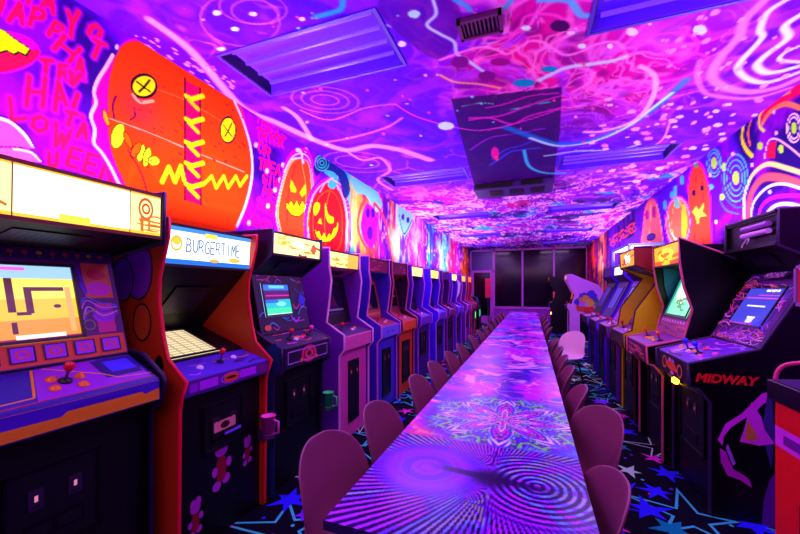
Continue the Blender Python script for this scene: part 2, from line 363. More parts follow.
# ------------------------------------------------------------------ left wall mural
zs = np.unique(np.concatenate([[0, .5, 1.0, 1.4], np.arange(1.6, ZC, .0055), [ZC]]))
lw = Canvas(lambda x, y: (lambda p: (p[1], p[2], p[3]))(onX(x, y, XL)), axis(YB, YE, lambda y: (.2 if y < .8 else .0045+.0009*y*y)), zs, lambda u, v: (u*0+XL, u, v))
U, V = lw.U, lw.V
nn = fbm(U*1.5, V*1.5, 60); n3 = fbm(U*3, V*3, 65)
lw.c[:] = (.50, 0, .86)
lw.c += (np.array([.13, 0, .36])-lw.c)*(sstep(.48, .66, nn)*.9)[..., None]
lw.c += (np.array([.85, 0, .85])-lw.c)*(sstep(.55, .75, n3)*.5)[..., None]
# far half: vertical flames and drips in bands of colour
bands = [(335, (0, 150, 190)), (348, (40, 200, 200)), (354, (190, 220, 90)), (360, (255, 170, 40)), (372, (250, 60, 60)), (380, (170, 0, 180)), (386, (60, 0, 150)), (391, (255, 110, 50)), (396, (255, 210, 180)), (401, (120, 230, 235)), (406, (70, 60, 190)), (411, (230, 30, 150)), (417, (255, 190, 170)), (421, (240, 60, 200)), (426, (90, 0, 190)), (431, (0, 200, 200)), (436, (110, 0, 180)), (441, (150, 240, 230)), (446, (40, 190, 170)), (451, (235, 20, 80)), (456, (210, 0, 150)), (460, (120, 0, 190)), (464, (255, 130, 0)), (467, (230, 60, 30)), (470, (80, 0, 160))]
by = np.array([onX(b[0], 230, XL)[1] for b in bands]); bc = np.array([b[1] for b in bands])/255
wob = U+(fbm(U*1.2, V*3, 71)-.5)*(.25+.11*U)*.8
m_ = sstep(3.75, 3.95, U)
target = np.stack([np.interp(wob, by, bc[:, k]) for k in range(3)], -1)
st = fbm(U*7, V*1.6, 77, 3); ridge = 1-abs(2*st-1)
target = target+(np.array([1, .85, .8])-target)*(sstep(.9, .99, ridge)*.7)[..., None]
target = target+(np.array([.35, 0, .5])-target)*(sstep(.56, .7, fbm(U*6+3, V*1.8, 79, 3))*.75)[..., None]
lw.c += (target-lw.c)*m_[..., None]
RED = (240, 12, 70)
def L(ch, cx, cy, h, w=None, rot=0, lwid=4.2):
    w = w or h*.62
    for wd, col, al in ((lwid+4, (210, 0, 215), .55), (lwid, RED, 1)):
        for st_ in FONT[ch]:
            pts = []
            for a0, b0 in st_:
                x = (a0-.5)*w; y = -(b0-.5)*h; pts.append((cx+x*math.cos(rot)-y*math.sin(rot), cy+x*math.sin(rot)+y*math.cos(rot)))
            lw.stroke(pts, wd, col, al, .4, False)
for a in [('M', 24, -6, 16, 14, .35), ('A', 49, 3, 18, 14, .3), ('H', -4, 2, 18, 12, .3), ('A', 18, 13, 20, 14, .25), ('P', 38, 18, 18, 12, .3), ('P', 57, 31, 15, 11, .5), ('Y', 72, 24, 26, 11, .1), ('O', 95, 32, 14, 12, .3),
          ('H', 67, 49, 18, 20, .7), ('T', 97, 50, 16, 12, .4), ('T', 46, 68, 16, 12, .1), ('R', 64, 73, 16, 9, .1), ('A', 80, 69, 20, 10, .1), ('V', 74, 79, 12, 10, .3), ('H', 36, 92, 30, 16, .1), ('A', 60, 96, 28, 13, -.1), ('L', 80, 105, 20, 11, .3),
          ('L', 18, 108, 22, 14, -.1), ('O', 40, 124, 15, 15, .2), ('W', 62, 136, 24, 17, .2), ('T', 70, 119, 13, 10, .3), ('A', 83, 131, 15, 10, .2), ('U', 53, 160, 15, 8, 0), ('E', 75, 158, 18, 12, .3), ('E', 92, 164, 18, 12, .3), ('N', 108, 172, 18, 11, .3)]:
    L(*a)
# cut pumpkin at the far left and petals
lw.ell(-4, 52, 44, 22, (215, 0, 150)); lw.fill([(-6, 52), (20, 52), (40, 50), (34, 60), (18, 68), (-6, 72)], (245, 10, 60))
lw.fill([(-6, 26), (4, 30), (14, 38), (27, 47), (30, 50), (26, 56), (19, 52), (14, 55), (8, 51), (-6, 54)], (205, 250, 0), 1, False)
lw.stroke([(-6, 54), (8, 51), (14, 55), (19, 52), (26, 56), (30, 50)], 1.6, (20, 0, 20), 1, .3, False); lw.stroke([(-6, 26), (4, 30), (14, 38), (28, 47)], 1.6, (90, 0, 70))
lw.fill([(-5, 118), (8, 121), (22, 132), (34, 147), (20, 148), (-5, 146)], (245, 70, 200)); lw.stroke([(-5, 118), (8, 121), (22, 132), (33, 146)], 3, (255, 220, 170)); lw.stroke([(-5, 115), (9, 118), (24, 130), (35, 147)], 1.6, (60, 0, 60))
lw.fill([(-5, 149), (14, 149), (30, 152), (42, 162), (20, 160), (-5, 158)], (250, 90, 170)); lw.stroke([(14, 149), (30, 152), (41, 161)], 2.4, (255, 200, 110)); lw.stroke([(-5, 147), (14, 147), (31, 150), (43, 162)], 1.4, (60, 0, 60))
# big pumpkin
lw.fill([(117, 56), (122, 44), (140, 38), (170, 52), (235, 98), (246, 128), (253, 160), (250, 190), (238, 228), (200, 245), (130, 205), (110, 175), (96, 145), (92, 110), (97, 78)], (238, 0, 130))
lw.fill([(122, 46), (145, 42), (172, 54), (234, 99), (244, 128), (251, 160), (248, 190), (236, 228), (200, 240), (140, 205), (122, 178), (110, 145), (108, 110), (110, 76)], (240, 58, 0))
lw.glow(140, 110, 26, (255, 0, 120), .3); lw.glow(212, 170, 26, (255, 110, 0), .25); lw.glow(160, 130, 22, (255, 80, 20), .25)
for p in ([(125, 190), (145, 150), (160, 180), (180, 180), (200, 200), (236, 210)],): lw.stroke(p, 6, (255, 80, 0), .35)
lw.stroke([(113, 55), (106, 67), (98, 80), (94, 92), (96, 103), (91, 116), (95, 130), (94, 143), (102, 153), (110, 166), (118, 182), (124, 192)], 3, (255, 190, 150))
lw.stroke([(234, 100), (244, 124), (251, 150), (252, 176), (246, 204), (237, 226)], 3, (255, 225, 235))
lw.stroke([(108, 118), (150, 133), (190, 150), (244, 172)], 1.2, (255, 160, 110), .9)
lw.stroke([(140, 84), (185, 100), (232, 128)], .9, (255, 130, 60), .6)
for cx, cy, rx, ry, w in ((144, 86, 12.5, 11.5, 2.4), (228, 130, 8, 13, 1.6)):
    lw.ell(cx, cy, rx, ry, (240, 240, 0), 1, 0, (25, 0, 25), w)
    lw.stroke([(cx-rx*.55, cy-ry*.35), (cx, cy+ry*.1), (cx+rx*.5, cy+ry*.5)], w*.8, (20, 10, 10)); lw.stroke([(cx+rx*.45, cy-ry*.5), (cx, cy+ry*.1), (cx-rx*.4, cy+ry*.5)], w*.8, (20, 10, 10))
lw.stroke([(133, 95), (140, 102), (153, 101)], 3, (255, 190, 120), .8)
lw.fill([(185, 80), (199, 88), (201, 160), (201, 205), (185, 200)], (225, 0, 70), 1, False); lw.stroke([(185, 78), (185, 200)], 1.6, (60, 0, 30)); lw.stroke([(200, 88), (201, 205)], 1.6, (60, 0, 30))
for y in (96, 119, 142, 163, 184): lw.stroke([(186, y), (192, y+3), (203, y)], 4.5, (240, 250, 0), 1, .3, False); lw.stroke([(189, y+4), (198, y+13)], 4.5, (235, 210, 0), 1, .3, False)
for cx, cy, rx, ry in ((118, 136, 7, 13), (141, 153, 4, 9), (147, 157, 4, 10), (154, 161, 6, 5)): lw.ell(cx, cy, rx, ry, (190, 245, 20), 1, .2, (60, 60, 0), 1.2)
lw.ell(128, 140, 3, 9, (250, 90, 0), 1, -.4, (60, 0, 0), 1); lw.ell(136, 150, 4, 9, (250, 90, 0), 1, .5, (60, 0, 0), 1); lw.ell(106, 118, 2.5, 9, (255, 150, 30), 1, -.3, (60, 0, 0), 1)
lw.stroke([(162, 182), (169, 167), (175, 182), (181, 166), (184, 180)], 4.4, (215, 250, 10), 1, .3, False)
lw.stroke([(204, 184), (212, 176), (216, 188), (224, 176), (228, 188), (236, 176), (240, 186), (247, 176)], 3.2, (230, 245, 10), 1, .3, False)
lw.stroke([(150, 205), (142, 175), (128, 150)], 1.5, (70, 0, 30)); lw.stroke([(114, 118), (113, 105), (116, 96)], 2, (70, 0, 50)); lw.stroke([(134, 108), (135, 116), (130, 120)], 1.5, (70, 0, 50))
for k in range(60):
    x = rr.uniform(130, 245); y = rr.uniform(80, 170)
    if (y-45)/(x-118) < .47 or abs(x-193) < 10: continue
    lw.stroke([(x, y), (x+1.6, y+1.2)], 1.4, (110, 0, 20), .9, .3, False)
# second text block
for t, y, x0, x1 in [('TRICK', 140, 256, 284), ('OR', 152, 257, 270), ('TREAT', 170, 258, 286), ('GIVE', 184, 262, 282), ('ME', 197, 262, 276), ('SOME', 209, 256, 276), ('GOOD', 225, 247, 272)]:
    lw.text(t, (x0, y-2), (x1, y+8), 10, 3.6, (220, 0, 200), 0, .5); lw.text(t, (x0, y-2), (x1, y+8), 10, 2.0, (245, 10, 80))
lw.text('TREAT', (255, 120), (285, 148), 9, 2, (245, 10, 80), 0, .8)
for x, y in ((256, 145), (267, 171), (280, 180), (283, 165), (249, 223), (268, 206), (275, 190), (117, 47), (302, 128), (306, 150)): lw.ell(x, y, 1.9, 2.8, (225, 200, 255))
# pumpkin pair
PA = [(287, 172), (293, 161), (301, 158), (308, 163), (311, 180), (311, 199), (308, 235), (304, 262), (288, 262), (281, 231), (278, 213), (281, 194)]
def scl(P, f): 
    cx = sum(p[0] for p in P)/len(P); cy = sum(p[1] for p in P)/len(P); return [(cx+(p[0]-cx)*f, cy+(p[1]-cy)*f) for p in P]
lw.stroke(scl(PA, 1.2), 3, (240, 0, 200), 1, .3, True, True); lw.stroke(scl(PA, 1.1), 1.6, (255, 200, 230), 1, .3, True, True)
lw.fill(PA, (250, 70, 20)); lw.stroke(PA, 1.5, (255, 210, 60), 1, .3, True, True)
lw.stroke([(296, 165), (289, 190), (287, 225)], 1.4, (200, 20, 30)); lw.stroke([(302, 164), (306, 190), (304, 225)], 1.4, (255, 160, 60))
lw.stroke([(297, 150), (301, 152), (303, 162)], 4, (180, 240, 240)); lw.stroke([(300, 158), (291, 160), (284, 172)], 1.6, (255, 230, 255)); lw.stroke([(303, 158), (311, 165), (315, 190)], 1.6, (255, 60, 200))
s5 = lambda P: [(240+x*.2247, 150+y*.2247) for x, y in P]
lw.fill(s5([(228, 130), (252, 178), (246, 192), (226, 184), (222, 160)]), (250, 250, 0), 1, False); lw.fill(s5([(292, 148), (265, 190), (276, 210), (294, 194)]), (250, 250, 0), 1, False)
mo = s5([(203, 215), (214, 245), (226, 222), (240, 248), (252, 222), (264, 250), (278, 222), (288, 244), (302, 222), (292, 270), (262, 297), (230, 290), (208, 260)])
lw.fill(mo, (250, 250, 0), 1, False); lw.stroke(mo, 1, (90, 10, 0), 1, .3, False, True)
PB = [(330, 184), (338, 190), (344, 205), (346, 225), (342, 255), (322, 262), (312, 245), (309, 222), (313, 200), (321, 188)]
for f, w, c in ((1.24, 2.5, (90, 30, 200)), (1.16, 2.5, (240, 0, 190)), (1.07, 1.6, (255, 190, 90))): lw.stroke(scl(PB, f), w, c, 1, .3, True, True)
lw.fill(PB, (238, 20, 25)); lw.stroke(scl(PB, .8), 1.3, (255, 90, 20), 1, .3, True, True); lw.stroke([(330, 190), (325, 215), (326, 250)], 1.4, (255, 110, 20))
lw.fill([(324, 172), (332, 170), (338, 180), (334, 189), (328, 186), (330, 178)], (60, 210, 200)); lw.stroke([(333, 178), (326, 182), (320, 192)], 1.4, (255, 190, 240)); lw.stroke([(333, 180), (342, 186), (348, 200)], 1.4, (255, 190, 240))
lw.fill(s5([(335, 235), (355, 238), (352, 270), (334, 292), (326, 262)]), (250, 250, 0), 1, True); lw.fill(s5([(380, 235), (392, 285), (416, 300), (414, 325), (392, 322), (378, 280)]), (250, 240, 0), 1, True)
lw.fill(s5([(358, 300), (345, 325), (366, 332)]), (250, 220, 0), 1, False)
mo = s5([(330, 340), (342, 365), (352, 355), (362, 385), (374, 365), (384, 390), (396, 368), (406, 380), (416, 350), (430, 340), (434, 300), (438, 350), (424, 385), (400, 408), (366, 412), (340, 385)])
lw.fill(mo, (245, 250, 0), 1, False); lw.stroke(mo, 1, (120, 0, 0), 1, .3, False, True)
lw.fill([(314, 165), (330, 160), (345, 172), (350, 190), (344, 198), (338, 176), (325, 170), (316, 176)], (20, 10, 90), .8)
for r_ in (2, 4.5, 7): lw.ell(322, 163, r_, r_*1.1, None, 1, 0, (40, 220, 150), 1.2)
# screaming melted face
lw.fill([(352, 178), (372, 184), (381, 200), (382, 206), (376, 212), (366, 196), (356, 192)], (110, 225, 220))
lw.stroke([(366, 198), (360, 210), (358, 225), (362, 240), (372, 252), (378, 240), (376, 220), (374, 204), (381, 212), (386, 224)], 4, (255, 70, 60), 1, .4)
lw.fill([(366, 204), (372, 208), (377, 220), (376, 238), (371, 248), (363, 238), (361, 222)], (190, 10, 200)); lw.ell(368, 213, 2, 5, (60, 0, 140)); lw.ell(373, 213, 2, 5, (60, 0, 140)); lw.ell(370, 233, 3, 7, (70, 0, 120))
lw.stroke([(352, 190), (350, 215), (348, 250)], 3, (255, 150, 50), .8); lw.stroke([(357, 195), (354, 225), (356, 255)], 2.5, (255, 230, 90), .8)
lw.fill([(401, 204), (413, 214), (411, 226), (404, 236), (397, 218)], (120, 220, 240)); lw.stroke([(399, 214), (404, 234), (412, 220)], 1.4, (40, 0, 80)); lw.ell(403, 217, 1.5, 3, (60, 0, 140)); lw.ell(408, 220, 1.5, 3, (60, 0, 140))
wl = lw.mesh('wall_left', paintmat('mural_paint_left', .85, .06, 0, .1)); tag(wl, kind='structure')

# ------------------------------------------------------------------ right wall mural
rw = Canvas(lambda x, y: (lambda p: (p[1], p[2], p[3]))(onX(x, y, XR)), axis(YB, YE, lambda y: (.2 if y < 3.2 else .001+.0011*y*y)), zs, lambda u, v: (u*0+XR, u, v))
U, V = rw.U, rw.V
nn = fbm(U*1.2, V*1.2, 90); n3 = fbm(U*3, V*3, 95)
rw.c[:] = (.36, 0, .78)
rw.c += (np.array([.10, 0, .36])-rw.c)*(sstep(.45, .62, nn)*.9)[..., None]
rw.c += (np.array([.75, 0, .85])-rw.c)*(sstep(.5, .7, n3)*.6)[..., None]
mgn = sstep(2.75, 2.2, U); rw.c += (np.array([.68, 0, .80])-rw.c)*(mgn*.75)[..., None]
bands = [(585, (80, 0, 150)), (588, (230, 30, 60)), (591, (200, 0, 90)), (594, (255, 90, 30)), (597, (120, 0, 160)), (599, (255, 120, 60)), (603, (240, 190, 120)), (606, (230, 20, 60)), (609, (60, 0, 140)), (612, (90, 0, 170))]
by = np.array([onX(b[0], 250, XR)[1] for b in bands])[::-1]; bc = (np.array([b[1] for b in bands])/255)[::-1]
wob = U+(fbm(U*1.2, V*3, 71)-.5)*.8; m_ = sstep(7.2, 7.9, U)
target = np.stack([np.interp(wob, by, bc[:, k]) for k in range(3)], -1)
target = target+(np.array([.15, 0, .35])-target)*(sstep(.52, .62, fbm(U*5, V*1.5, 101, 3))*.8)[..., None]
rw.c += (target-rw.c)*m_[..., None]
for p, w, c, a in [
  ([(818, 78), (795, 88), (775, 100), (765, 112)], 18, (250, 10, 70), .9), ([(800, 108), (785, 104), (770, 112), (762, 124)], 5, (255, 160, 60), .9),
  ([(756, 108), (745, 122), (742, 138), (746, 149), (752, 156)], 4.5, (240, 240, 30), 1), ([(752, 118), (748, 132), (750, 145)], 3, (255, 120, 60), .9),
  ([(772, 100), (761, 113), (759, 125), (764, 131)], 3, (250, 250, 60), 1), ([(790, 92), (776, 98), (765, 108)], 3, (255, 170, 60), 1),
  ([(745, 225), (744, 200), (748, 184), (755, 172), (768, 164), (786, 168), (805, 174)], 5, (250, 230, 120), 1),
  ([(750, 228), (749, 205), (753, 190), (764, 178), (782, 178), (805, 186)], 8, (255, 90, 90), 1),
  ([(752, 228), (752, 208), (758, 196), (770, 186), (785, 184), (805, 190)], 3, (255, 240, 220), 1),
  ([(758, 226), (760, 210), (768, 200), (782, 196), (805, 196)], 4, (240, 20, 200), 1),
  ([(765, 222), (768, 212), (777, 205), (790, 204), (805, 208)], 4, (255, 240, 240), 1), ([(770, 222), (775, 213), (786, 210), (805, 214)], 4, (240, 230, 60), .9),
  ([(764, 160), (768, 142), (776, 139), (788, 146), (805, 160)], 1.8, (255, 200, 220), 1),
  ([(720, 200), (726, 210), (738, 214)], 1.6, (40, 160, 200), .8), ([(722, 175), (724, 195), (735, 207), (744, 206)], 2, (40, 130, 220), .8)]:
    rw.stroke(p, w, c, a)
rw.fill([(766, 158), (769, 143), (776, 141), (775, 158)], (245, 10, 60), 1, False)
for cx, cy, rx, ry, rings in [(714, 163, 3, 6, (1.7, 2.3)), (724, 167, 2.5, 4.5, ()), (736, 178, 3.5, 7, (1.8, 2.6, 3.4)), (760, 146, 3, 4, ()), (781, 149, 2.8, 4.5, ()), (794, 128, 3, 6, (1.8, 2.4)), (722, 197, 2.5, 3.5, ()), (711, 187, 2.4, 3, ()), (703, 185, 2, 3.5, ()), (672, 195, 2, 4, ()), (682, 180, 2, 5, ()), (665, 205, 2, 5, ())]:
    rw.ell(cx, cy, rx, ry, (165, 240, 60) if rings or cx > 720 else (60, 210, 190))
    for k in rings: rw.ell(cx, cy, rx*k, ry*k, None, 1, 0, (60, 200, 230) if cx < 790 else (240, 220, 220), 1.6)
for x, y in ((774, 112), (776, 133), (710, 175), (733, 154), (716, 222), (727, 230), (720, 245), (705, 150), (752, 165), (770, 192)): rw.ell(x, y, 1.6, 2.2, (240, 210, 255))
PT = [(697, 165), (703, 170), (708, 188), (710, 210), (709, 262), (690, 262), (688, 210), (689, 185), (692, 170)]
rw.stroke(scl(PT, 1.08), 2.2, (240, 10, 200), 1, .3, True, True); rw.fill(PT, (245, 70, 35)); rw.stroke([(697, 170), (694, 210), (696, 260)], 1.3, (180, 20, 60)); rw.stroke([(701, 172), (704, 210), (703, 260)], 1.3, (180, 20, 60))
rw.fill([(692, 212), (696, 206), (699, 210), (704, 202), (703, 212), (707, 216), (700, 217), (698, 226), (695, 216)], (235, 230, 60), 1, False); rw.ell(694, 193, 2, 3, (40, 0, 60)); rw.ell(702, 188, 2, 3, (40, 0, 60)); rw.ell(696, 165, 2, 3, (90, 200, 60))
rw.ell(678, 222, 12, 24, (250, 105, 70), 1, 0, (255, 170, 210), 2); rw.ell(678, 222, 6, 22, None, 1, 0, (250, 200, 60), 2); rw.ell(684, 222, 3, 18, (250, 210, 30)); rw.stroke([(668, 215), (671, 232), (677, 240)], 2, (255, 220, 170))
rw.fill([(673, 188), (677, 186), (677, 196), (680, 206), (676, 208), (674, 200)], (90, 215, 170)); rw.ell(678, 222, 13.5, 26, None, 1, 0, (240, 20, 190), 1.3)
PF = [(650, 199), (656, 202), (661, 225), (662, 250), (641, 258), (643, 225), (645, 208)]
rw.fill(PF, (250, 130, 110)); rw.stroke(PF, 2, (240, 10, 190), 1, .3, True, True); rw.stroke([(651, 202), (650, 225), (649, 250)], 2.5, (255, 225, 150)); rw.ell(647, 215, 2, 5, (190, 0, 130)); rw.ell(654, 212, 2, 6, (190, 0, 130)); rw.ell(651, 237, 4.5, 3, (90, 40, 160), 1, -.4, (30, 0, 60), 1)
rw.stroke([(657, 205), (661, 225), (663, 245)], 2.2, (255, 190, 150))
rw.text('HAPPY', (611, 247), (621, 240), 8, 1.4, (245, 70, 60)); rw.text('HALLOWEEN', (621, 240), (636, 230), 8, 1.2, (245, 70, 60))
rw.fill([(625, 240), (633, 236), (636, 226), (640, 232), (638, 244), (626, 247)], (120, 40, 210), .6)
wr = rw.mesh('wall_right', paintmat('mural_paint_right', .85, .06, .02, .1)); tag(wr, kind='structure')
# remaining shell
m_dark = mat('dark_wall', (40, 5, 80), .7); m_lilac = mat('lilac_frame', (190, 80, 215), .45)
tag(MB().box((XL-.05, YB-.1, 0), (XR+.05, YB, ZC), m_dark).build('wall_rear'), kind='structure')
tag(MB().box((XL-.05, YE, 0), (XR+.05, YE+.12, .60), mat('lilac_wall', (150, 30, 190), .5)).build('wall_end'), kind='structure')
mx = [XL, -1.42, -.32, .83, XR]
def glassmat():
    m = bpy.data.materials.new('night_glass'); m.use_nodes = True; nt = m.node_tree; b = nt.nodes['Principled BSDF']
    b.inputs['Base Color'].default_value = (*lin((.07, .0, .10)), 1); b.inputs['Roughness'].default_value = .13; b.inputs['Specular IOR Level'].default_value = .4
    n = nt.nodes.new('ShaderNodeTexNoise'); n.inputs['Scale'].default_value = .8; bp = nt.nodes.new('ShaderNodeBump'); bp.inputs['Strength'].default_value = .15
    nt.links.new(n.outputs['Fac'], bp.inputs['Height']); nt.links.new(bp.outputs['Normal'], b.inputs['Normal']); return m
m_glass = glassmat()
for k in range(1, 4):
    w = link('window_%d' % k, None, None, ((mx[k]+mx[k+1])/2, YE, .6)); tag(w, kind='structure'); hw = (mx[k+1]-mx[k])/2
    f = MB(); t = .035
    f.box((-hw, -.03, 0), (-hw+t, .06, ZC-.6), m_lilac).box((hw-t, -.03, 0), (hw, .06, ZC-.6), m_lilac).box((-hw, -.03, 0), (hw, .06, .09), m_lilac).box((-hw, -.03, ZC-.67), (hw, .06, ZC-.6), m_lilac).build('window_frame', w)
    MB().box((-hw+t, .02, .09), (hw-t, .035, ZC-.67), m_glass).build('pane', w)
d = link('door_1', None, None, ((mx[0]+mx[1])/2, YE, 0)); tag(d, kind='structure'); hw = (mx[1]-mx[0])/2
MB().box((-hw, -.04, 0), (-hw+.06, .08, ZC), m_lilac).box((hw-.06, -.04, 0), (hw, .08, ZC), m_lilac).box((-hw, -.04, 2.08), (hw, .08, 2.17), m_lilac).box((-hw, -.04, ZC-.07), (hw, .08, ZC), m_lilac).box((-hw+.06, -.02, 0), (-hw+.16, .04, 2.08), m_lilac).box((hw-.16, -.02, 0), (hw-.06, .04, 2.08), m_lilac).box((-hw+.1, -.02, 0), (hw-.1, .04, .3), m_lilac).build('door_frame', d)
MB().box((-hw+.16, 0, .3), (hw-.16, .02, 2.08), m_glass).build('door_pane', d); MB().box((-hw+.06, 0, 2.17), (hw-.06, .02, ZC-.07), mat('transom_film', (60, 10, 140), .3)).build('transom_pane', d)
MB().tube([(hw-.13, -.09, .95), (hw-.13, -.09, 1.25)], .015, m_lilac).tube([(hw-.13, -.09, .98), (hw-.13, -.0, .98)], .01, m_lilac).tube([(hw-.13, -.09, 1.22), (hw-.13, -.0, 1.22)], .01, m_lilac).build('door_handle', d)

# ------------------------------------------------------------------ carpet
fl = MB(); m_car = mat('carpet_black', (9, 5, 24), .95, .1, noise=.3, nscale=150)
fl.box((XL, YB, -.05), (XR, YE, 0), m_car)
mc = {k: mat('carpet_'+k, v, .9, .1, noise=.12, nscale=120) for k, v in dict(cyan=(60, 225, 205), blue=(45, 30, 250), magenta=(240, 30, 190), mint=(190, 250, 200), teal=(0, 160, 160), violet=(120, 30, 230)).items()}
def star(cx, cy, R, r, n, rot, m, z, jag=0.0, hole=0):
    q = random.Random(int(cx*1000+cy*77)); pts = []
    for k in range(2*n):
        a = rot+PI*k/n; rad = (R*(1+q.uniform(-jag, jag))) if k % 2 == 0 else r
        pts.append((cx+rad*math.cos(a), cy+rad*math.sin(a)))
    if not all(XL < p[0] < XR and YB < p[1] < YE for p in pts): return
    if hole:
        ins = [(cx+(x-cx)*hole, cy+(y-cy)*hole) for x, y in pts]; N = len(pts)
        fl.add([(x, y, z) for x, y in pts]+[(x, y, z) for x, y in ins], [(i, (i+1) % N, N+(i+1) % N, N+i) for i in range(N)], m)
    else:
        N = len(pts); fl.add([(x, y, z) for x, y in pts]+[(cx, cy, z)], [(i, (i+1) % N, N) for i in range(N)], m)
rs = random.Random(12)
placed = []
for px, py, R, kind in [(629, 471, .10, 'mint'), (667, 474, .13, 'blue'), (648, 510, .14, 'blue'), (672, 530, .13, 'teal'), (690, 518, .34, 'cyan_o'), (664, 448, .09, 'magenta'), (660, 448, .27, 'mint_o'), (610, 500, .30, 'blue_o'), (646, 405, .28, 'mint_o'), (646, 404, .12, 'magenta'), (621, 447, .08, 'teal'), (640, 425, .12, 'blue'),
                        (290, 500, .15, 'blue'), (283, 530, .36, 'cyan_o'), (305, 515, .08, 'violet'), (368, 450, .30, 'cyan_o'), (375, 478, .10, 'mint')]:
    x, y, _, t = onZ(px, py, 0); placed.append((x, y, R, kind))
y = .3
cols = ['blue', 'blue', 'cyan', 'mint', 'magenta', 'teal', 'violet', 'cyan_o', 'mint_o', 'blue_o', 'cyan_o', 'teal', 'magenta']
pts_ = [(a[0], a[1]) for a in placed]
for tr in range(9000):
    x = rs.uniform(XL+.2, XR-.2); y = rs.uniform(0, YE-.3); k = rs.choice(cols); R = rs.uniform(.2, .36) if k.endswith('_o') else rs.uniform(.07, .17)
    if any(math.hypot(x-a, y-b) < (.24) for a, b in pts_): continue
    pts_.append((x, y)); placed.append((x, y, R, k))
    if len(placed) > 760: break
for i, (x, y, R, k) in enumerate(placed):
    rot = rs.uniform(0, 6)
    z = .0008+.0004*(i % 6)
    if k.endswith('_o'): star(x, y, R, R*.3, 5, rot, mc[k[:-2]], z, .35, .80)
    else: star(x, y, R, R*.38, rs.choice([5, 5, 6]), rot, mc[k], z+.003, .3)
for k in range(1500):
    x = rs.uniform(XL+.1, XR-.1); y = rs.uniform(0, YE-.2); star(x, y, .013, .012, 4, 0, mc[rs.choice(['magenta', 'blue', 'cyan', 'violet'])], .0006)
tag(fl.build('floor'), kind='structure')

# ------------------------------------------------------------------ ceiling fixtures
m_tray = mat('tray_white', (110, 40, 255), .6, .1); m_dk = mat('black_plastic', (10, 8, 14), .4); m_rim = mat('tray_rim', (70, 10, 200), .5)
m_tube = em('violet_tube', (120, 50, 255), 1.0)
names = ['nearest', 'second', 'third', 'fourth', 'farthest']
for i, (x0, x1, y0, y1) in enumerate(TROF):
    side = 'left' if i < 5 else 'right'; k = i % 5
    t = thing('ceiling_light', 'recessed violet fluorescent ceiling light, %s along the %s side of the ceiling' % (names[k], side), 'ceiling light', ((x0+x1)/2, (y0+y1)/2, ZC), 0, 'recessed ceiling lights')
    a, b = (x1-x0)/2, (y1-y0)/2; hz = .09
    tr = MB(); tr.box((-a, -b, hz), (a, b, hz+.01), m_tray)
    for s_ in (-1, 1): tr.box((min(s_*a, s_*(a-.008)), -b, 0), (max(s_*a, s_*(a-.008)), b, hz), m_dk); tr.box((-a, min(s_*b, s_*(b-.008)), 0), (a, max(s_*b, s_*(b-.008)), hz), m_tray)  # end walls coloured black for the shade at the tray ends
    tr.build('light_tray', t)
    rm = MB()
    for s_ in (-1, 1): rm.box((min(s_*a, s_*(a+.02)), -b-.02, -.008), (max(s_*a, s_*(a+.02)), b+.02, 0), m_rim); rm.box((-a, min(s_*b, s_*(b+.02)), -.008), (a, max(s_*b, s_*(b+.02)), 0), m_rim)
    rm.build('light_rim', t)
    for j in range(4): MB().tube([(-a+.05, -b+b*2*(j+.5)/4, .05), (a-.05, -b+b*2*(j+.5)/4, .05)], .014, m_tube).build('tube', t)
def vent(loc, w, l, label):
    t = thing('air_vent', label, 'air vent', loc)
    f = MB(); f.box((-w/2, -l/2, -.03), (w/2, -l/2+.02, 0), m_v).box((-w/2, l/2-.02, -.03), (w/2, l/2, 0), m_v).box((-w/2, -l/2, -.03), (-w/2+.02, l/2, 0), m_v).box((w/2-.02, -l/2, -.03), (w/2, l/2, 0), m_v).box((-w/2, -l/2, -.004), (w/2, l/2, -.001), m_dk).build('vent_frame', t)
    n = 9
    for k in range(n):
        x = -w/2+.02+(w-.04)*(k+.5)/n; MB().box((x-.005, -l/2+.02, -.022), (x+.005, l/2-.02, -.006), m_v).build('vane', t)
m_v = mat('vent_plum', (90, 10, 90), .5)
vent((-.29, 2.2, ZC), .26, .17, 'small plum coloured slatted air vent in the ceiling near the camera')
t = thing('air_conditioner', 'flat ceiling air conditioner with a long black slot', 'air conditioner', (-.26, 5.75, ZC))
MB().box((-.58, -.2, -.10), (.58, .35, 0), mat('ac_purple', (60, 10, 120), .5)).build('housing', t, bevel=.012)
MB().box((-.55, -.215, -.085), (.0, -.2, -.015), m_dk).box((.12, -.215, -.085), (.42, -.2, -.015), m_dk).build('intake_slot', t)
for k in range(3): MB().box((-.35+.3*k, -.1, -.106), (-.15+.3*k, .2, -.1), m_dk).build('louvre', t)
t = thing('smoke_detector', 'small round magenta smoke detector on the far ceiling', 'smoke detector', (-.15, 7.0, ZC))
MB().lathe([(0, 0), (.14, 0), (.15, -.03), (.10, -.06), (0, -.07)], (0, 0, 0), mat('detector', (190, 10, 150), .4)).build('detector_body', t); MB().lathe([(.03, -.065), (.03, -.09), (0, -.095)], (0, 0, 0), m_dk).build('sensor', t)

# ------------------------------------------------------------------ cabinets
m_blk = mat('black_laminate', (7, 3, 11), .35, .3, noise=.15); m_blk2 = mat('black_panel', (9, 4, 14), .45, .3)
m_scr = mat('dark_glass', (14, 6, 26), .08, .7); m_grey = mat('grey_metal', (80, 60, 100), .35, .5, .7)
m_white = mat('white_paint', (240, 235, 245), .5); m_btn = {k: mat('button_'+k, v, .25) for k, v in dict(red=(235, 20, 40), yellow=(250, 200, 60), white=(240, 220, 245), blue=(50, 60, 250), orange=(250, 120, 20), pink=(250, 60, 170)).items()}
m_coin = em('coin_slot_glow', (255, 90, 60), .6); m_coinw = em('coin_slot_pale', (255, 150, 200), .6)

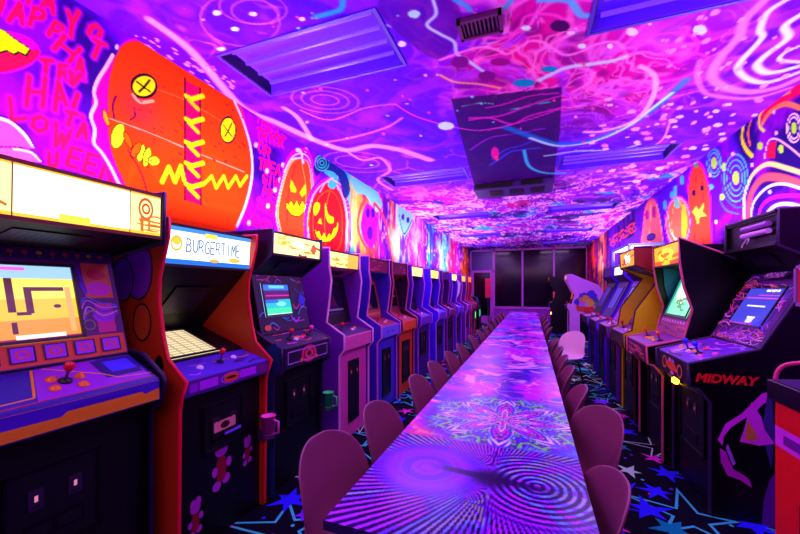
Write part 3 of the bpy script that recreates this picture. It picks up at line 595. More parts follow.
def frame2(p0, p1):
    d = Vector((0, p1[0]-p0[0], p1[1]-p0[1])); ln = d.length; d /= ln; n = Vector((0, -d.z, d.y)); return d, n, ln
def plate(parent, name, p0, p1, x0, x1, th, m, shapes=(), bevel=0, frame=None, fw=.012, fh=.008):
    d, n, ln = frame2(p0, p1); o = Vector((0, p0[0], p0[1])); mb = MB(); ex = Vector((1, 0, 0))
    P = lambda u, v, k: o+ex*(x0+(x1-x0)*u)+d*(ln*v)+n*k
    vs = [P(0, 0, 0), P(1, 0, 0), P(1, 1, 0), P(0, 1, 0), P(0, 0, th), P(1, 0, th), P(1, 1, th), P(0, 1, th)]
    mb.add(vs, [(0, 3, 2, 1), (4, 5, 6, 7), (0, 1, 5, 4), (1, 2, 6, 5), (2, 3, 7, 6), (3, 0, 4, 7)], m)
    for i, (poly, mm) in enumerate(shapes):
        k = th+.0006+.00003*i
        mb.add([P(min(max(u, .0), 1.0), min(max(v, 0), 1.0), k) for u, v in poly], [tuple(range(len(poly)))], mm)
    if frame:
        U_ = fw/(x1-x0); V_ = fw/ln
        for a, b, c, e in ((0, 1, 0, V_), (0, 1, 1-V_, 1), (0, U_, 0, 1), (1-U_, 1, 0, 1)):
            q = [P(a, c, th), P(b, c, th), P(b, e, th), P(a, e, th), P(a, c, th+fh), P(b, c, th+fh), P(b, e, th+fh), P(a, e, th+fh)]
            mb.add(q, [(0, 3, 2, 1), (4, 5, 6, 7), (0, 1, 5, 4), (1, 2, 6, 5), (2, 3, 7, 6), (3, 0, 4, 7)], frame)
    ob = mb.build(name, parent)
    return ob
def R_(u0, v0, u1, v1): return [(u0, v0), (u1, v0), (u1, v1), (u0, v1)]
def E_(cu, cv_, ru, rv, n=14): return [(cu+ru*math.cos(2*PI*k/n), cv_+rv*math.sin(2*PI*k/n)) for k in range(n)]
def ring(cu, cv_, ru, rv, w, m, n=14):
    out = []
    for k in range(n):
        a, b = 2*PI*k/n, 2*PI*(k+1)/n
        out.append(([(cu+ru*math.cos(a), cv_+rv*math.sin(a)), (cu+ru*math.cos(b), cv_+rv*math.sin(b)), (cu+ru*w*math.cos(b), cv_+rv*w*math.sin(b)), (cu+ru*w*math.cos(a), cv_+rv*w*math.sin(a))], m))
    return out
def line_(pts, w, m, asp=1.0, sm=True):
    """ribbon in uv; asp = width/height of the plate"""
    if sm: pts = smooth(pts, 4)
    out = []
    for (a, b), (c, d) in zip(pts[:-1], pts[1:]):
        dx, dy = (c-a)*asp, d-b; l = math.hypot(dx, dy)+1e-9; nx, ny = -dy/l*w/2/asp, dx/l*w/2
        out.append(([(a+nx, b+ny), (a-nx, b-ny), (c-nx, d-ny), (c+nx, d+ny)], m))
    return out
def txt_(s, u0, v0, w, h, m, lw_=.03, asp=1.0, slant=0.0):
    out = []; n = len(s)
    for i, ch in enumerate(s):
        for st_ in FONT.get(ch.upper(), []):
            out += line_([(u0+w*(i+.08+a*.78)/n+slant*b*h/asp, v0+b*h) for a, b in st_], lw_, m, asp, False)
    return out
def squig(n, cols, asp, seed, w=.02, box=(0, 0, 1, 1)):
    q = random.Random(seed); out = []
    for k in range(n):
        x = q.uniform(box[0], box[2]); y = q.uniform(box[1], box[3]); a = q.uniform(-.7, .7); l = q.uniform(.08, .3)
        out += line_([(x, y), (x+l*.5*math.cos(a), y+l*math.sin(a)+q.uniform(-.05, .05)), (x+l*math.cos(a), y+l*math.sin(a)*.6)], w*q.uniform(.6, 1.4), q.choice(cols), asp)
    return out
def clip01(sh): return [([(min(max(u, .01), .99), min(max(v, .01), .99)) for u, v in p], m) for p, m in sh]

DEF = dict(W=.64, D=.78, prof=[(.0, 0), (.0, .80), (-.05, .86), (-.05, .99), (.02, 1.03), (.13, 1.10), (.10, 1.30), (.08, 1.48), (.10, 1.60), (.10, 1.77), (.78, 1.77), (.78, 0)],
           kb=.02, cf=(-.04, .97), cb=(.20, 1.04), ch=.13, bz=((.20, 1.05), (.30, 1.52)), mq=((.125, 1.60), (.115, 1.75)), kick=.0)
def joystick(cp, x, p, d, n, col, s=1.0):
    o = Vector((x, p.y, p.z)); mb = MB(); mb.lathe([(.022*s, 0), (.022*s, .006), (.006*s, .012)], (0, 0, 0), m_dk, 12)
    mb.tube([(0, 0, 0), (0, 0, .055*s)], .005*s, m_grey); mb.lathe([(0, .045*s), (.011*s, .048*s), (.018*s, .062*s), (.016*s, .078*s), (0, .086*s)], (0, 0, 0), m_btn[col], 12)
    j = mb.build('joystick', cp); j.location = o+n*.004; j.rotation_euler = (math.atan2(-n.y, n.z), 0, 0); return j
def button(cp, x, p, n, col):
    b = MB().lathe([(.019, 0), (.019, .006), (.013, .007), (.012, .013), (0, .014)], (0, 0, 0), m_btn[col], 12).build('button', cp)
    b.location = Vector((x, p.y, p.z))+n*.002; b.rotation_euler = (math.atan2(-n.y, n.z), 0, 0)
def cabinet(rowside, y, label, **kw):
    g = dict(DEF); g.update(kw); W, D = g['W'], g['D']; hw = W/2
    x = g.get('x', -1.6 if rowside == 'L' else .98); rz = PI/2 if rowside == 'L' else -PI/2
    T = thing('arcade_cabinet', label, 'arcade machine', (x, y, 0), rz, 'arcade cabinets along the left wall' if rowside == 'L' else 'arcade cabinets along the right wall')
    prof = g['prof']; ms = g.get('side', m_blk); ps = .018
    sides = {}
    for s_ in (-1, 1):
        a, b = sorted((s_*hw, s_*(hw-ps)))
        sides[s_] = MB().prism(prof, a, b, g.get('side2', ms) if s_ == g.get('alt', 0) else ms).build('side_panel', T)
        if g.get('trim'):
            fr = [p for p in prof if p[0] < D*.9 or p[1] > 1.0]
            pts = [((s_*(hw-ps/2)), yy-.004, zz) for yy, zz in fr]; pts = [pts[0]]+pts[1:]
            MB().tube([(p[0], p[1], max(p[2], .012)) for p in pts], .0105, g['trim'], 6).build('edge_trim', sides[s_])
    ix = hw-ps; kb = g['kb']; cf, cb, ch = g['cf'], g['cb'], g['ch']; bz, mq = g['bz'], g['mq']
    mb_ = g.get('body', m_blk2); top = mq[1][1]
    bd = MB(); rb = g.get('inner_back', D-.02)
    poly = [(kb, .0), (kb, cf[1]-ch), (cb[0], cf[1]-ch), (cb[0], cb[1]-.004), (bz[0][0], bz[0][1]), (bz[1][0], bz[1][1]), (mq[0][0]+.015, mq[0][1]), (mq[1][0]+.015, top-.002)]
    tb = g.get('topback', [(D-.02, prof[-2][1]-.012)])
    poly += tb+[(D-.02, 0)]
    bd.prism(poly, -ix+.001, ix-.001, mb_).build('cabinet_body', T)
    # control panel
    cw = hw+g['over'] if g.get('over') else ix-.002
    cpm = g.get('cpm', m_blk); cp = MB().prism([(cf[0], cf[1]-ch), (cf[0], cf[1]), (cb[0], cb[1]), (cb[0], cf[1]-ch+.002)], -cw, cw, cpm)
    cp = cp.build('control_panel', T, bevel=.004)
    d, n, ln = frame2(cf, cb)
    plate(cp, 'control_overlay', (cf[0]+.004, cf[1]+.001), (cb[0]-.004, cb[1]+.001), -cw+.008, cw-.008, .002, g.get('ovm', cpm), g.get('ovart', ()))
    plate(cp, 'control_front', (cf[0]-.001, cf[1]-ch+.008), (cf[0]-.001, cf[1]-.006), -cw+.008, cw-.008, .003, g.get('cfm', cpm), g.get('cfart', ()))
    st = Vector((0, cf[0], cf[1])); 
    for (u, v, c) in g.get('sticks', ((-.45, .5, 'red'),)): joystick(cp, u*cw, st+d*ln*v, d, n, c)
    for (u, v, c) in g.get('buttons', ((.2, .4, 'white'), (.35, .5, 'red'), (.5, .5, 'yellow'))): button(cp, u*cw, st+d*ln*v, n, c)
    # bezel + screen
    bo = plate(T, 'bezel', bz[0], bz[1], -ix+.004, ix-.004, .006, g.get('bzm', m_blk2), g.get('bzart', ()))
    s0, s1, sw, sc = g.get('scr', (.22, .86, .72, 0)); d2, n2, l2 = frame2(*bz)
    q0 = (bz[0][0]+d2.y*l2*s0+n2.y*.006, bz[0][1]+d2.z*l2*s0+n2.z*.006); q1 = (bz[0][0]+d2.y*l2*s1+n2.y*.006, bz[0][1]+d2.z*l2*s1+n2.z*.006)
    plate(bo, 'screen', q0, q1, sc-ix*sw, sc+ix*sw, .004, g.get('scm', m_scr), g.get('scart', ()), frame=g.get('scf', m_dk))
    # marquee
    if g.get('mqm'):
        mo_ = plate(T, 'marquee', mq[0], mq[1], -ix+.006, ix-.006, .008, g['mqm'], g.get('mqart', ()))
    d3, n3_, l3 = frame2(*mq)
    for nm, p in (('marquee_retainer', mq[0]), ('marquee_retainer', mq[1])):
        plate(T, nm, (p[0]-.003, p[1]-.008), (p[0]-.003, p[1]+.006), -ix+.003, ix-.003, .012, g.get('rtm', m_dk))
    # speaker grille on the soffit
    a, b = bz[1], mq[0]; lerp = lambda f: (a[0]+(b[0]-a[0])*f, a[1]+(b[1]-a[1])*f)
    if math.hypot(b[0]-a[0], b[1]-a[1]) > .08:
        plate(T, 'speaker_grille', lerp(.3), lerp(.7), -.12, .12, .003, m_dk, [(R_(.06+.1*k, .15, .1+.1*k, .85), m_grey) for k in range(9)])
    # coin door
    z0, z1 = g.get('coin', (.36, .72)); cwd = g.get('coinw', .15); cx = g.get('coinx', 0)
    cdr = plate(T, 'coin_door', (kb-.001, z0), (kb-.001, z1), cx-cwd, cx+cwd, .008, g.get('cdm', m_dk), (), frame=g.get('cdf', m_blk))
    for s_ in (-1, 1):
        plate(cdr, 'coin_slot', (kb-.010, z1-.15), (kb-.010, z1-.08), cx+s_*.06-.022, cx+s_*.06+.022, .006, g.get('slm', m_grey), [(R_(.38, .4, .62, .72), g.get('slot', m_coin)), (R_(.2, .1, .8, .18), m_dk)])
    plate(cdr, 'coin_return', (kb-.010, z0+.05), (kb-.010, z0+.12), cx-.09, cx+.09, .005, m_blk, [(R_(.05, .2, .42, .8), m_dk), (R_(.55, .2, .95, .8), m_dk)])
    if g.get('frontart'): plate(T, 'front_artwork', (kb-.0005, .06), (kb-.0005, cf[1]-ch-.02), -ix+.02, ix-.02, .001, g['frontart'][0], g['frontart'][1])
    return T, sides, g

rgbm = {}
def cm(r, g, b, rough=.45):
    k = (r, g, b, rough)
    if k not in rgbm: rgbm[k] = mat('paint_%02x%02x%02x' % (r, g, b), (r, g, b), rough, .45, noise=.08)
    return rgbm[k]
def ce(r, g, b, s=1.0):
    k = ('e', r, g, b, s)
    if k not in rgbm: rgbm[k] = em('lit_%02x%02x%02x_%d' % (r, g, b, int(s*10)), (r, g, b), s)
    return rgbm[k]
# --- L1: maze game
A = 1.0
yb = ce(255, 236, 150, 1.5); W1 = ce(255, 250, 235, 3.0)
mq1 = [(R_(0, 0, 1, .10), ce(255, 200, 30, 1.2)), (R_(0, .92, 1, 1), ce(255, 190, 40, 1.1)), (R_(.245, .10, .80, .92), W1)]+line_([(.24, .0), (.24, 1)], .03, cm(200, 120, 0), 5)+line_([(.80, 0), (.80, 1)], .03, cm(200, 120, 0), 5)  # top and bottom yellow strips paint the halo round the bright centre
mq1 += ring(.90, .62, .05, .26, .75, ce(240, 90, 0, .9))+ring(.90, .62, .028, .13, .6, ce(230, 60, 0, .9))+[(R_(.865, .1, .885, .42), ce(230, 120, 0, 1)), (R_(.915, .12, .93, .4), ce(230, 120, 0, 1)), (R_(.43, .04, .58, .2), ce(255, 220, 60, 1.2)), (E_(.10, .7, .05, .14), ce(190, 200, 0, 1)), (E_(.05, .75, .04, .12), ce(210, 210, 30, 1))]
mq1 += line_([(.02, .1), (.10, .15), (.08, .4), (.15, .6), (.18, .3), (.22, .2)], .05, ce(210, 110, 0, 1), 5)+squig(7, [ce(230, 120, 0, 1)], 5, 3, .04, (.82, .1, .9, .4))
sky = ce(150, 190, 255, 1.3); y1_ = ce(255, 232, 80, 1.15); y2_ = ce(255, 205, 0, 1.0); y3_ = ce(255, 160, 0, .95); br = ce(120, 40, 30, .45)
sc1 = [(R_(0, .80, 1, 1), sky), (R_(0, .54, 1, .80), y1_), (R_(0, .28, 1, .54), y2_), (R_(0, .06, 1, .28), y3_), (R_(.0, .0, 1, .06), ce(200, 30, 60, .6)), (R_(.3, .38, .37, .80), br), (R_(.37, .34, .5, .38), br), (R_(.46, .36, .53, .66), br), (R_(.46, .64, .85, .69), br), (R_(.86, .1, .92, .69), ce(255, 190, 90, .9)), (R_(.0, .42, .16, .47), br), (R_(.31, .12, .36, .26), br), (E_(.1, .62, .03, .02), br), (E_(.76, .44, .04, .025), br), (R_(.33, .05, .8, .1), ce(255, 240, 220, 1.2)), (R_(.2, .9, .5, .94), ce(255, 90, 230, 1.3))]
bzA = [(R_(.0, .0, 1, .20), cm(235, 90, 30)), (R_(.02, .90, .99, .99), cm(45, 10, 90)), (R_(.80, .55, .97, .89), cm(240, 120, 50)), (E_(.885, .78, .06, .055), cm(230, 20, 60)), (E_(.885, .64, .08, .07), cm(230, 30, 200)), (R_(.84, .22, .95, .5), cm(220, 20, 140)), (E_(.89, .38, .07, .07), cm(190, 20, 220))]
for k in range(5): bzA += line_([(.76, .5-.05*k), (.80, .56-.03*k), (.88, .50-.04*k), (.98, .48-.02*k)], .012, [cm(60, 120, 240), cm(230, 120, 240), cm(70, 20, 200), cm(250, 170, 200), cm(130, 40, 240)][k], 1.3)
bzA += line_([(.77, .84), (.79, .72), (.80, .6)], .03, cm(90, 10, 200), 1.3)+line_([(.775, .70), (.80, .58)], .02, cm(120, 30, 230), 1.3)+ring(.79, .30, .035, .05, .8, cm(130, 160, 90))+line_([(.765, .38), (.80, .42), (.84, .43)], .012, cm(150, 170, 80), 1.3)
for k in range(6):
    u = .06+.155*k; bzA += [(R_(u, .04, u+.12, .17), cm(30, 0, 60)), (R_(u+.01, .05, u+.11, .16), cm(170, 40, 230))]+ring(u+.06, .105, .035, .035, .6, cm(240, 70, 60), 10)
for k in range(14):
    u = .04+.068*k; bzA += [(E_(u, .955, .016, .018, 8), cm(250, 180, 40) if k % 4 == 0 else cm(200, 40, 60)), (R_(u-.003, .91, u+.003, .945), cm(100, 120, 60))]
org = cm(240, 150, 20); vio = cm(120, 20, 190)
ov1 = [(R_(0, 0, 1, 1), cm(50, 10, 150)), ([(.36, .1), (.46, .98), (.78, .98), (.80, .55), (.98, .45), (.98, .1)], cm(150, 20, 200)), (R_(.74, .35, .97, .95), cm(40, 5, 120)), (R_(.80, .5, .96, .88), cm(70, 50, 240))]
ov1 += line_([(.0, .18), (.36, .22), (.45, .98)], .03, org, 2.4, False)+line_([(.5, .98), (.74, .5), (.80, .3), (1, .22)], .025, org, 2.4, False)+line_([(0, .06), (.4, .1), (.7, .1), (.8, .12), (1, .1)], .03, cm(190, 10, 60), 2.4, False)
cf1 = [(R_(0, .62, 1, 1), cm(60, 10, 170)), (R_(0, .0, 1, .60), org), ([(.44, .45), (.50, .8), (.86, .8), (.9, .45), (1, .6), (1, 1), (0, 1), (0, .5)], cm(70, 20, 180))]
cabinet('L', .82, 'first arcade cabinet on the left with yellow maze screen and glowing cream marquee', W=.70, prof=[(.08, 0), (.08, .84), (.02, .88), (-.01, .96), (.0, 1.0), (.13, 1.09), (.33, 1.12), (.37, 1.56), (.0, 1.61), (-.01, 1.84), (.78, 1.84), (.78, 0)], kb=.12, cf=(.0, .99), cb=(.21, 1.085), ch=.10,
        bz=((.22, 1.095), (.36, 1.57)), mq=((.005, 1.635), (-.0, 1.825)), mqm=yb, mqart=mq1, scm=y2_, scart=sc1, scr=(.19, .86, .50, .0), bzm=cm(90, 20, 110), bzart=clip01(bzA), cpm=cm(60, 10, 140), ovm=cm(60, 10, 140), ovart=ov1, cfm=org, cfart=cf1,
        sticks=((.08, .5, 'red'),), buttons=((-.06, .35, 'orange'), (.24, .55, 'orange'), (-.02, .6, 'orange'), (.2, .3, 'orange')), trim=cm(30, 4, 60), coin=(.42, .74), slot=m_coinw, rtm=cm(120, 50, 20))
# --- L2: burger game
pB = [(.03, 0), (.02, .80), (.01, .853), (-.025, .943), (.10, 1.05), (.133, 1.16), (.165, 1.345), (.16, 1.46), (.10, 1.66), (.09, 1.75), (.78, 1.75), (.78, 0)]
redt = cm(250, 10, 50); wb = ce(225, 240, 255, 2.0)
mq2 = [(R_(0, 0, 1, .16), ce(30, 110, 220, 1.2)), (R_(0, .86, 1, 1), ce(60, 140, 230, 1.2))]+txt_('BURGERTIME', .2, .36, .66, .34, ce(60, 90, 150, .7), .035, 3.0)
mq2 += ring(.1, .55, .06, .2, .7, ce(250, 180, 40, 1.2))+[(E_(.1, .6, .04, .1), ce(240, 200, 60, 1.2)), (R_(.40, .78, .54, .90), ce(250, 220, 60, 1.3)), (E_(.78, .24, .08, .07), ce(240, 190, 60, 1.2)), (E_(.52, .18, .06, .05), ce(240, 170, 60, 1.2))]
sc2 = [(R_(0, 0, 1, 1), ce(235, 215, 170, 1.1))]+[(R_(.04, .04+.085*k, .96, .058+.085*k), ce(190, 150, 120, .8)) for k in range(11)]+[(R_(.1+.2*k, .04, .13+.2*k, .97), ce(200, 165, 140, .8)) for k in range(5)]
cf2 = [(R_(0, .12, 1, .92), cm(100, 10, 150)), (R_(.12, .2, .32, .85), cm(190, 30, 235)), (R_(.60, .2, .82, .85), cm(190, 30, 235)), (E_(.48, .52, .10, .36), cm(240, 90, 40)), (E_(.48, .52, .07, .12), cm(70, 10, 20)), (E_(.37, .5, .025, .35), cm(60, 20, 150)), (R_(.02, .2, .10, .8), cm(150, 20, 200)), (E_(.90, .5, .03, .35), cm(150, 10, 90))]+ring(.48, .5, .13, .44, .85, cm(200, 40, 230))
fa2 = []
pk = cm(190, 40, 190); rd = cm(150, 10, 40)
for (cx, cy, s_) in ((.48, .40, 1.2), (.17, .14, .8), (.84, .40, .7)):
    fa2 += [(E_(cx, cy+.12*s_, .07*s_, .045*s_), pk), (E_(cx-.03*s_, cy+.16*s_, .04*s_, .04*s_), pk), (E_(cx+.04*s_, cy+.17*s_, .04*s_, .04*s_), pk), (E_(cx, cy+.02*s_, .06*s_, .06*s_), rd), (E_(cx-.07*s_, cy+.0, .03*s_, .03*s_), pk), (E_(cx+.08*s_, cy+.03, .03*s_, .03*s_), pk), (E_(cx-.05*s_, cy-.09*s_, .045*s_, .03*s_), pk), (E_(cx+.05*s_, cy-.07*s_, .045*s_, .03*s_), pk), (E_(cx, cy-.04*s_, .05*s_, .035*s_), rd)]
fa2 += line_([(.5, .62), (.52, .68), (.49, .72)], .01, cm(110, 60, 90), .8)
T2, S2, _ = cabinet('L', 1.56, 'arcade cabinet with orange sides, red edges and blue white burger marquee', W=.62, prof=pB, kb=.06, cf=(-.01, .945), cb=(.20, 1.0), ch=.085, bz=((.20, 1.005), (.56, 1.14)), mq=((.15, 1.525), (.135, 1.735)), mqm=wb, mqart=mq2,
        side=cm(215, 60, 20), trim=redt, scm=ce(235, 215, 170, 1.1), scart=sc2, scr=(.05, .92, .56, -.04), cpm=cm(80, 15, 170), ovm=cm(80, 30, 190), ovart=squig(9, [cm(220, 120, 60), cm(190, 70, 220), cm(40, 5, 60)], 2.5, 8, .04), cfm=cm(70, 10, 120), cfart=cf2, frontart=(m_blk2, clip01(fa2)), coin=(.50, .76), coinw=.14,
        sticks=((.05, .5, 'red'),), buttons=((-.45, .45, 'white'), (.45, .6, 'white')), slm=m_grey, cdf=m_blk2)
plate(T2, 'coin_plate', (.050, .60), (.050, .655), -.075, .075, .008, cm(250, 150, 150), [(E_(.5, .5, .22, .36), cm(60, 10, 30))]); plate(T2, 'violet_strip', (.050, .565), (.050, .58), .0, .12, .006, ce(90, 30, 230, .6))
# side artwork on the visible outer face of the orange panel
def sidepoly(panel, T, hx, pts, m, k=1):
    mb = MB(); s_ = 1 if hx > 0 else -1
    mb.add([(hx+s_*.0006*k, y, z) for y, z in pts], [tuple(range(len(pts)))], m); return mb
def sideart(T, panel, hx, shapes):
    mb = MB(); s_ = 1 if hx > 0 else -1
    for k, (pts, m) in enumerate(shapes):
        mb.add([(hx+s_*(.0008+.0003*k), y, z) for y, z in pts], [tuple(range(len(pts)))], m)
    o = mb.build('side_artwork', T); o.parent = panel; return o
def blob(cy, cz, ry, rz_, n=16, w=.0, seed=1):
    q = random.Random(seed); return [(cy+ry*(1+q.uniform(-w, w))*math.cos(2*PI*k/n), cz+rz_*(1+q.uniform(-w, w))*math.sin(2*PI*k/n)) for k in range(n)]
mgt = cm(190, 30, 170); ink = cm(30, 0, 30); prp = cm(150, 40, 200)
sideart(T2, S2[-1], -.31, [(blob(.30, 1.50, .11, .16), ink), (blob(.30, 1.50, .10, .15), prp), (blob(.42, 1.45, .09, .12), ink), (blob(.42, 1.45, .08, .11), prp), (blob(.27, 1.23, .07, .10), ink), (blob(.27, 1.23, .06, .09), cm(230, 90, 30)),
    (blob(.22, .84, .055, .05), ink), (blob(.22, .84, .048, .043), mgt), (blob(.30, .86, .05, .05), ink), (blob(.30, .86, .042, .042), mgt), (blob(.15, .86, .04, .06), ink), (blob(.15, .86, .033, .052), mgt), ([(.17, .8), (.38, .82), (.40, .66), (.2, .68)], ink), ([(.18, .79), (.37, .81), (.39, .68), (.21, .69)], prp), (blob(.33, .36, .16, .24), ink), (blob(.33, .36, .15, .23), prp), (blob(.14, 1.02, .03, .05), ink)])
# --- L3: dark blue cabinet
mq3 = squig(14, [ce(240, 150, 30, 1.3), ce(200, 60, 20, 1), ce(220, 190, 60, 1.4)], 3, 21, .09, (.02, .1, .8, .85))+[(E_(.5, .6, .12, .2), ce(255, 240, 170, 2.4)), (E_(.84, .5, .06, .26), ce(230, 100, 40, 1))]
sc3 = [(R_(0, 0, 1, 1), ce(20, 30, 120, 1)), (R_(0, .78, 1, 1), ce(20, 110, 235, 1.1)), (R_(.25, .84, .8, .93), ce(90, 200, 255, 1.2)), (R_(0, .5, 1, .78), ce(90, 20, 120, .7)), (R_(.1, .60, .95, .64), ce(220, 40, 170, 1)), (R_(0, .08, 1, .5), ce(0, 190, 210, 1.1)), (R_(0, .08, 1, .25), ce(40, 230, 170, 1.1)), (R_(0, 0, 1, .08), ce(190, 250, 230, 1.2)), (E_(.6, .36, .18, .07), ce(120, 240, 230, 1.2)), (R_(0, .4, .5, .5), ce(20, 110, 230, 1))]
bz3 = squig(26, [cm(60, 90, 230), cm(200, 60, 240), cm(230, 40, 150), cm(60, 190, 230)], 1.2, 4, .02)+[(E_(.12, .1, .06, .05), cm(230, 120, 60)), (E_(.9, .55, .07, .1), cm(40, 70, 230))]
cf3 = ring(.5, .5, .17, .46, .72, cm(235, 20, 110))+line_([(.06, .2), (.94, .2), (.94, .8), (.06, .8), (.06, .2)], .05, cm(200, 130, 230), 4.5, False)+ring(.5, .5, .1, .28, .5, cm(240, 60, 90))+[(E_(.33, .25, .03, .12), cm(230, 120, 60)), (E_(.67, .25, .03, .12), cm(230, 120, 60))]
T3, S3, _ = cabinet('L', 2.24, 'dark cabinet with boxy lit marquee, blue green screen and red heart badge', W=.61, prof=[(.03, 0), (.03, .80), (-.04, .84), (-.04, 1.0), (.10, 1.06), (.20, 1.12), (.26, 1.48), (.04, 1.63), (.03, 1.80), (.78, 1.80), (.78, 0)], kb=.05, cf=(-.05, 1.0), cb=(.13, 1.07), ch=.15,
        bz=((.14, 1.08), (.23, 1.50)), mq=((.05, 1.64), (.045, 1.79)), mqm=ce(255, 225, 150, 1.8), mqart=clip01(mq3), scm=sky, scart=sc3, scr=(.28, .86, .54, -.06), bzart=clip01(bz3), bzm=cm(35, 12, 60), cpm=cm(34, 14, 60), ovm=cm(50, 15, 70), ovart=clip01(squig(10, [cm(240, 60, 60), cm(240, 60, 200)], 2.5, 9, .05)), cfart=cf3, cfm=cm(30, 12, 55),
        side=cm(25, 12, 45), sticks=((-.4, .5, 'red'), (.45, .5, 'pink')), buttons=((-.2, .4, 'white'), (-.05, .5, 'orange'), (.1, .45, 'pink'), (.22, .5, 'red')), trim=cm(50, 20, 80), coin=(.40, .74))
sideart(T3, S3[-1], -.305, [([(.0, 0.0), (.05, .0), (.12, .85), (.10, 1.0), (.0, 1.04), (-.035, .99), (-.035, .86), (.032, .8)], cm(10, 60, 120)), ([(.3, 1.2), (.36, 1.28), (.5, 1.2), (.4, 1.16)], cm(220, 120, 20)), ([(.12, 1.0), (.2, 1.02), (.3, 1.01), (.28, .985), (.13, .985)], cm(220, 140, 30))])
# --- the classic row
def classic(y, label, sidec, cpc, frontc, trimc, mqm, bzc, mqart=(), **kw):
    z = dict(side=sidec, cpm=cpc, ovm=kw.pop('ovm', cpc), cfm=cpc, body=frontc, trim=trimc, mqm=mqm, bzm=bzc, mqart=mqart); z.update(kw)
    return cabinet('L', y, label, **z)
warm = ce(255, 215, 120, 2.2)
def bezdots(c1, c2, s): return clip01(squig(10, [c1, c2], 1.2, s, .02))
ctr = lambda m: line_([(.03, .04), (.97, .04), (.97, .96), (.03, .96), (.03, .04)], .06, m, 1.2, False)
classic(3.07, 'pink fronted arcade cabinet with purple side and pale pink edging', cm(120, 20, 170), cm(235, 95, 165), cm(230, 75, 165), cm(250, 170, 220), warm, m_blk2, mqart=clip01(squig(8, [ce(255, 140, 40, 1.2)], 4, 31, .12)+[(R_(.6, 0, 1, 1), ce(255, 160, 60, 1.6))]), ovm=cm(70, 20, 90), W=.62, coin=(.14, .72), coinw=.10, slot=ce(255, 50, 60, 1.2), scart=[(E_(.3, .75, .08, .06), ce(60, 170, 240, .8)), (E_(.3, .55, .07, .05), ce(90, 90, 170, .6)), (R_(.2, .1, .9, .16), ce(150, 110, 200, .3))])
classic(3.90, 'arcade cabinet with lilac control panel, indigo side and orange screen surround', cm(70, 30, 190), cm(120, 100, 240), cm(70, 40, 200), cm(230, 110, 190), cm(150, 10, 60), cm(180, 80, 60), mqart=clip01(squig(8, [cm(230, 60, 120)], 4, 32, .1)), ovm=cm(170, 20, 70), W=.62, coin=(.14, .70), coinw=.12, bzart=clip01(line_([(.08, .1), (.92, .1), (.92, .9), (.08, .9), (.08, .1)], .07, cm(235, 110, 60), 1.2, False)), cfart=[(E_(.35, .5, .03, .12), ink), (E_(.62, .5, .03, .12), ink)])
classic(4.60, 'arcade cabinet with bright orange control panel and dark red marquee', cm(50, 10, 60), cm(250, 95, 20), cm(230, 70, 20), cm(220, 90, 120), cm(130, 10, 70), cm(130, 20, 60), mqart=clip01(squig(8, [cm(230, 50, 160)], 4, 33, .1)), ovm=cm(170, 20, 80), W=.62, coin=(.14, .70), coinw=.14, bzart=bezdots(cm(240, 60, 70), cm(230, 110, 60), 5), scart=[(R_(.1, .45, .9, .5), ce(240, 60, 120, .4))])
classic(5.42, 'all purple arcade cabinet with small warm white marquee, next to the orange one', cm(90, 20, 190), cm(110, 30, 190), cm(60, 15, 120), cm(200, 80, 220), warm, m_blk2)
classic(6.50, 'bright violet blue arcade cabinet with yellow lit marquee', cm(70, 20, 235), cm(110, 50, 230), cm(50, 15, 140), cm(220, 110, 230), ce(255, 225, 90, 2.2), m_blk2)
classic(7.40, 'dark plum arcade cabinet with unlit violet marquee', cm(80, 10, 130), cm(120, 20, 110), cm(60, 10, 90), cm(190, 60, 180), cm(100, 20, 160), cm(60, 10, 90))
classic(8.32, 'blue violet arcade cabinet with yellow marquee towards the far end of the left row', cm(70, 25, 220), cm(90, 60, 235), cm(50, 15, 130), cm(210, 90, 220), warm, m_blk2)
T11, S11, _ = classic(9.55, 'purple arcade cabinet with a curved white stripe on its side', cm(110, 20, 150), cm(170, 40, 180), cm(130, 20, 160), cm(230, 120, 230), ce(255, 170, 60, 1.6), cm(140, 30, 150), bzart=bezdots(cm(240, 60, 200), cm(240, 160, 230), 15))
sw = [(.12, 1.55), (.22, 1.66), (.5, 1.72), (.45, 1.66), (.28, 1.55), (.22, 1.35), (.24, 1.12), (.15, 1.3)]
sideart(T11, S11[-1], -.32, [(sw, cm(240, 235, 250))])
classic(10.55, 'crimson sided arcade cabinet before the two small machines', cm(190, 20, 70), cm(150, 20, 120), cm(90, 10, 90), cm(230, 90, 120), ce(255, 120, 40, 1.3), cm(120, 10, 60))
def small_machine(y, label, glow):
    T = thing('redemption_machine', label, 'game machine', (-1.7, y, 0), PI/2, 'small dark machines at the far left')
    MB().prism([(0, 0), (0, .82), (.05, .9), (.12, 1.12), (.5, 1.18), (.55, 0)], -.27, .27, m_blk).build('machine_body', T, bevel=.01)
    plate(T, 'lit_window', (.0, .45), (.0, .68), -.12, .12, .01, glow, (), frame=m_grey); plate(T, 'display', (.055, .92), (.115, 1.10), -.2, .2, .008, ce(60, 30, 200, .5), (), frame=m_dk)
    MB().box((-.2, -.02, .15), (.2, .0, .35), m_dk).build('prize_flap', T); MB().tube([(-.26, -.01, .05), (-.26, -.01, .8)], .012, m_grey).tube([(.26, -.01, .05), (.26, -.01, .8)], .012, m_grey).build('edge_trim', T)
small_machine(11.6, 'small dark machine with a green lit window, left of its twin', ce(80, 255, 90, 1.4)); small_machine(12.7, 'small dark machine with a teal lit window nearest the glass door', ce(40, 230, 170, 1.2))
T = thing('prize_stand', 'slim crimson standing sign by the far glass door', 'sign', (-1.35, 12.2, 0)); MB().lathe([(.16, 0), (.16, .02), (.02, .03)], (0, 0, 0), m_dk).build('base', T); MB().tube([(0, 0, .02), (0, 0, 1.2)], .018, m_grey).build('pole', T)
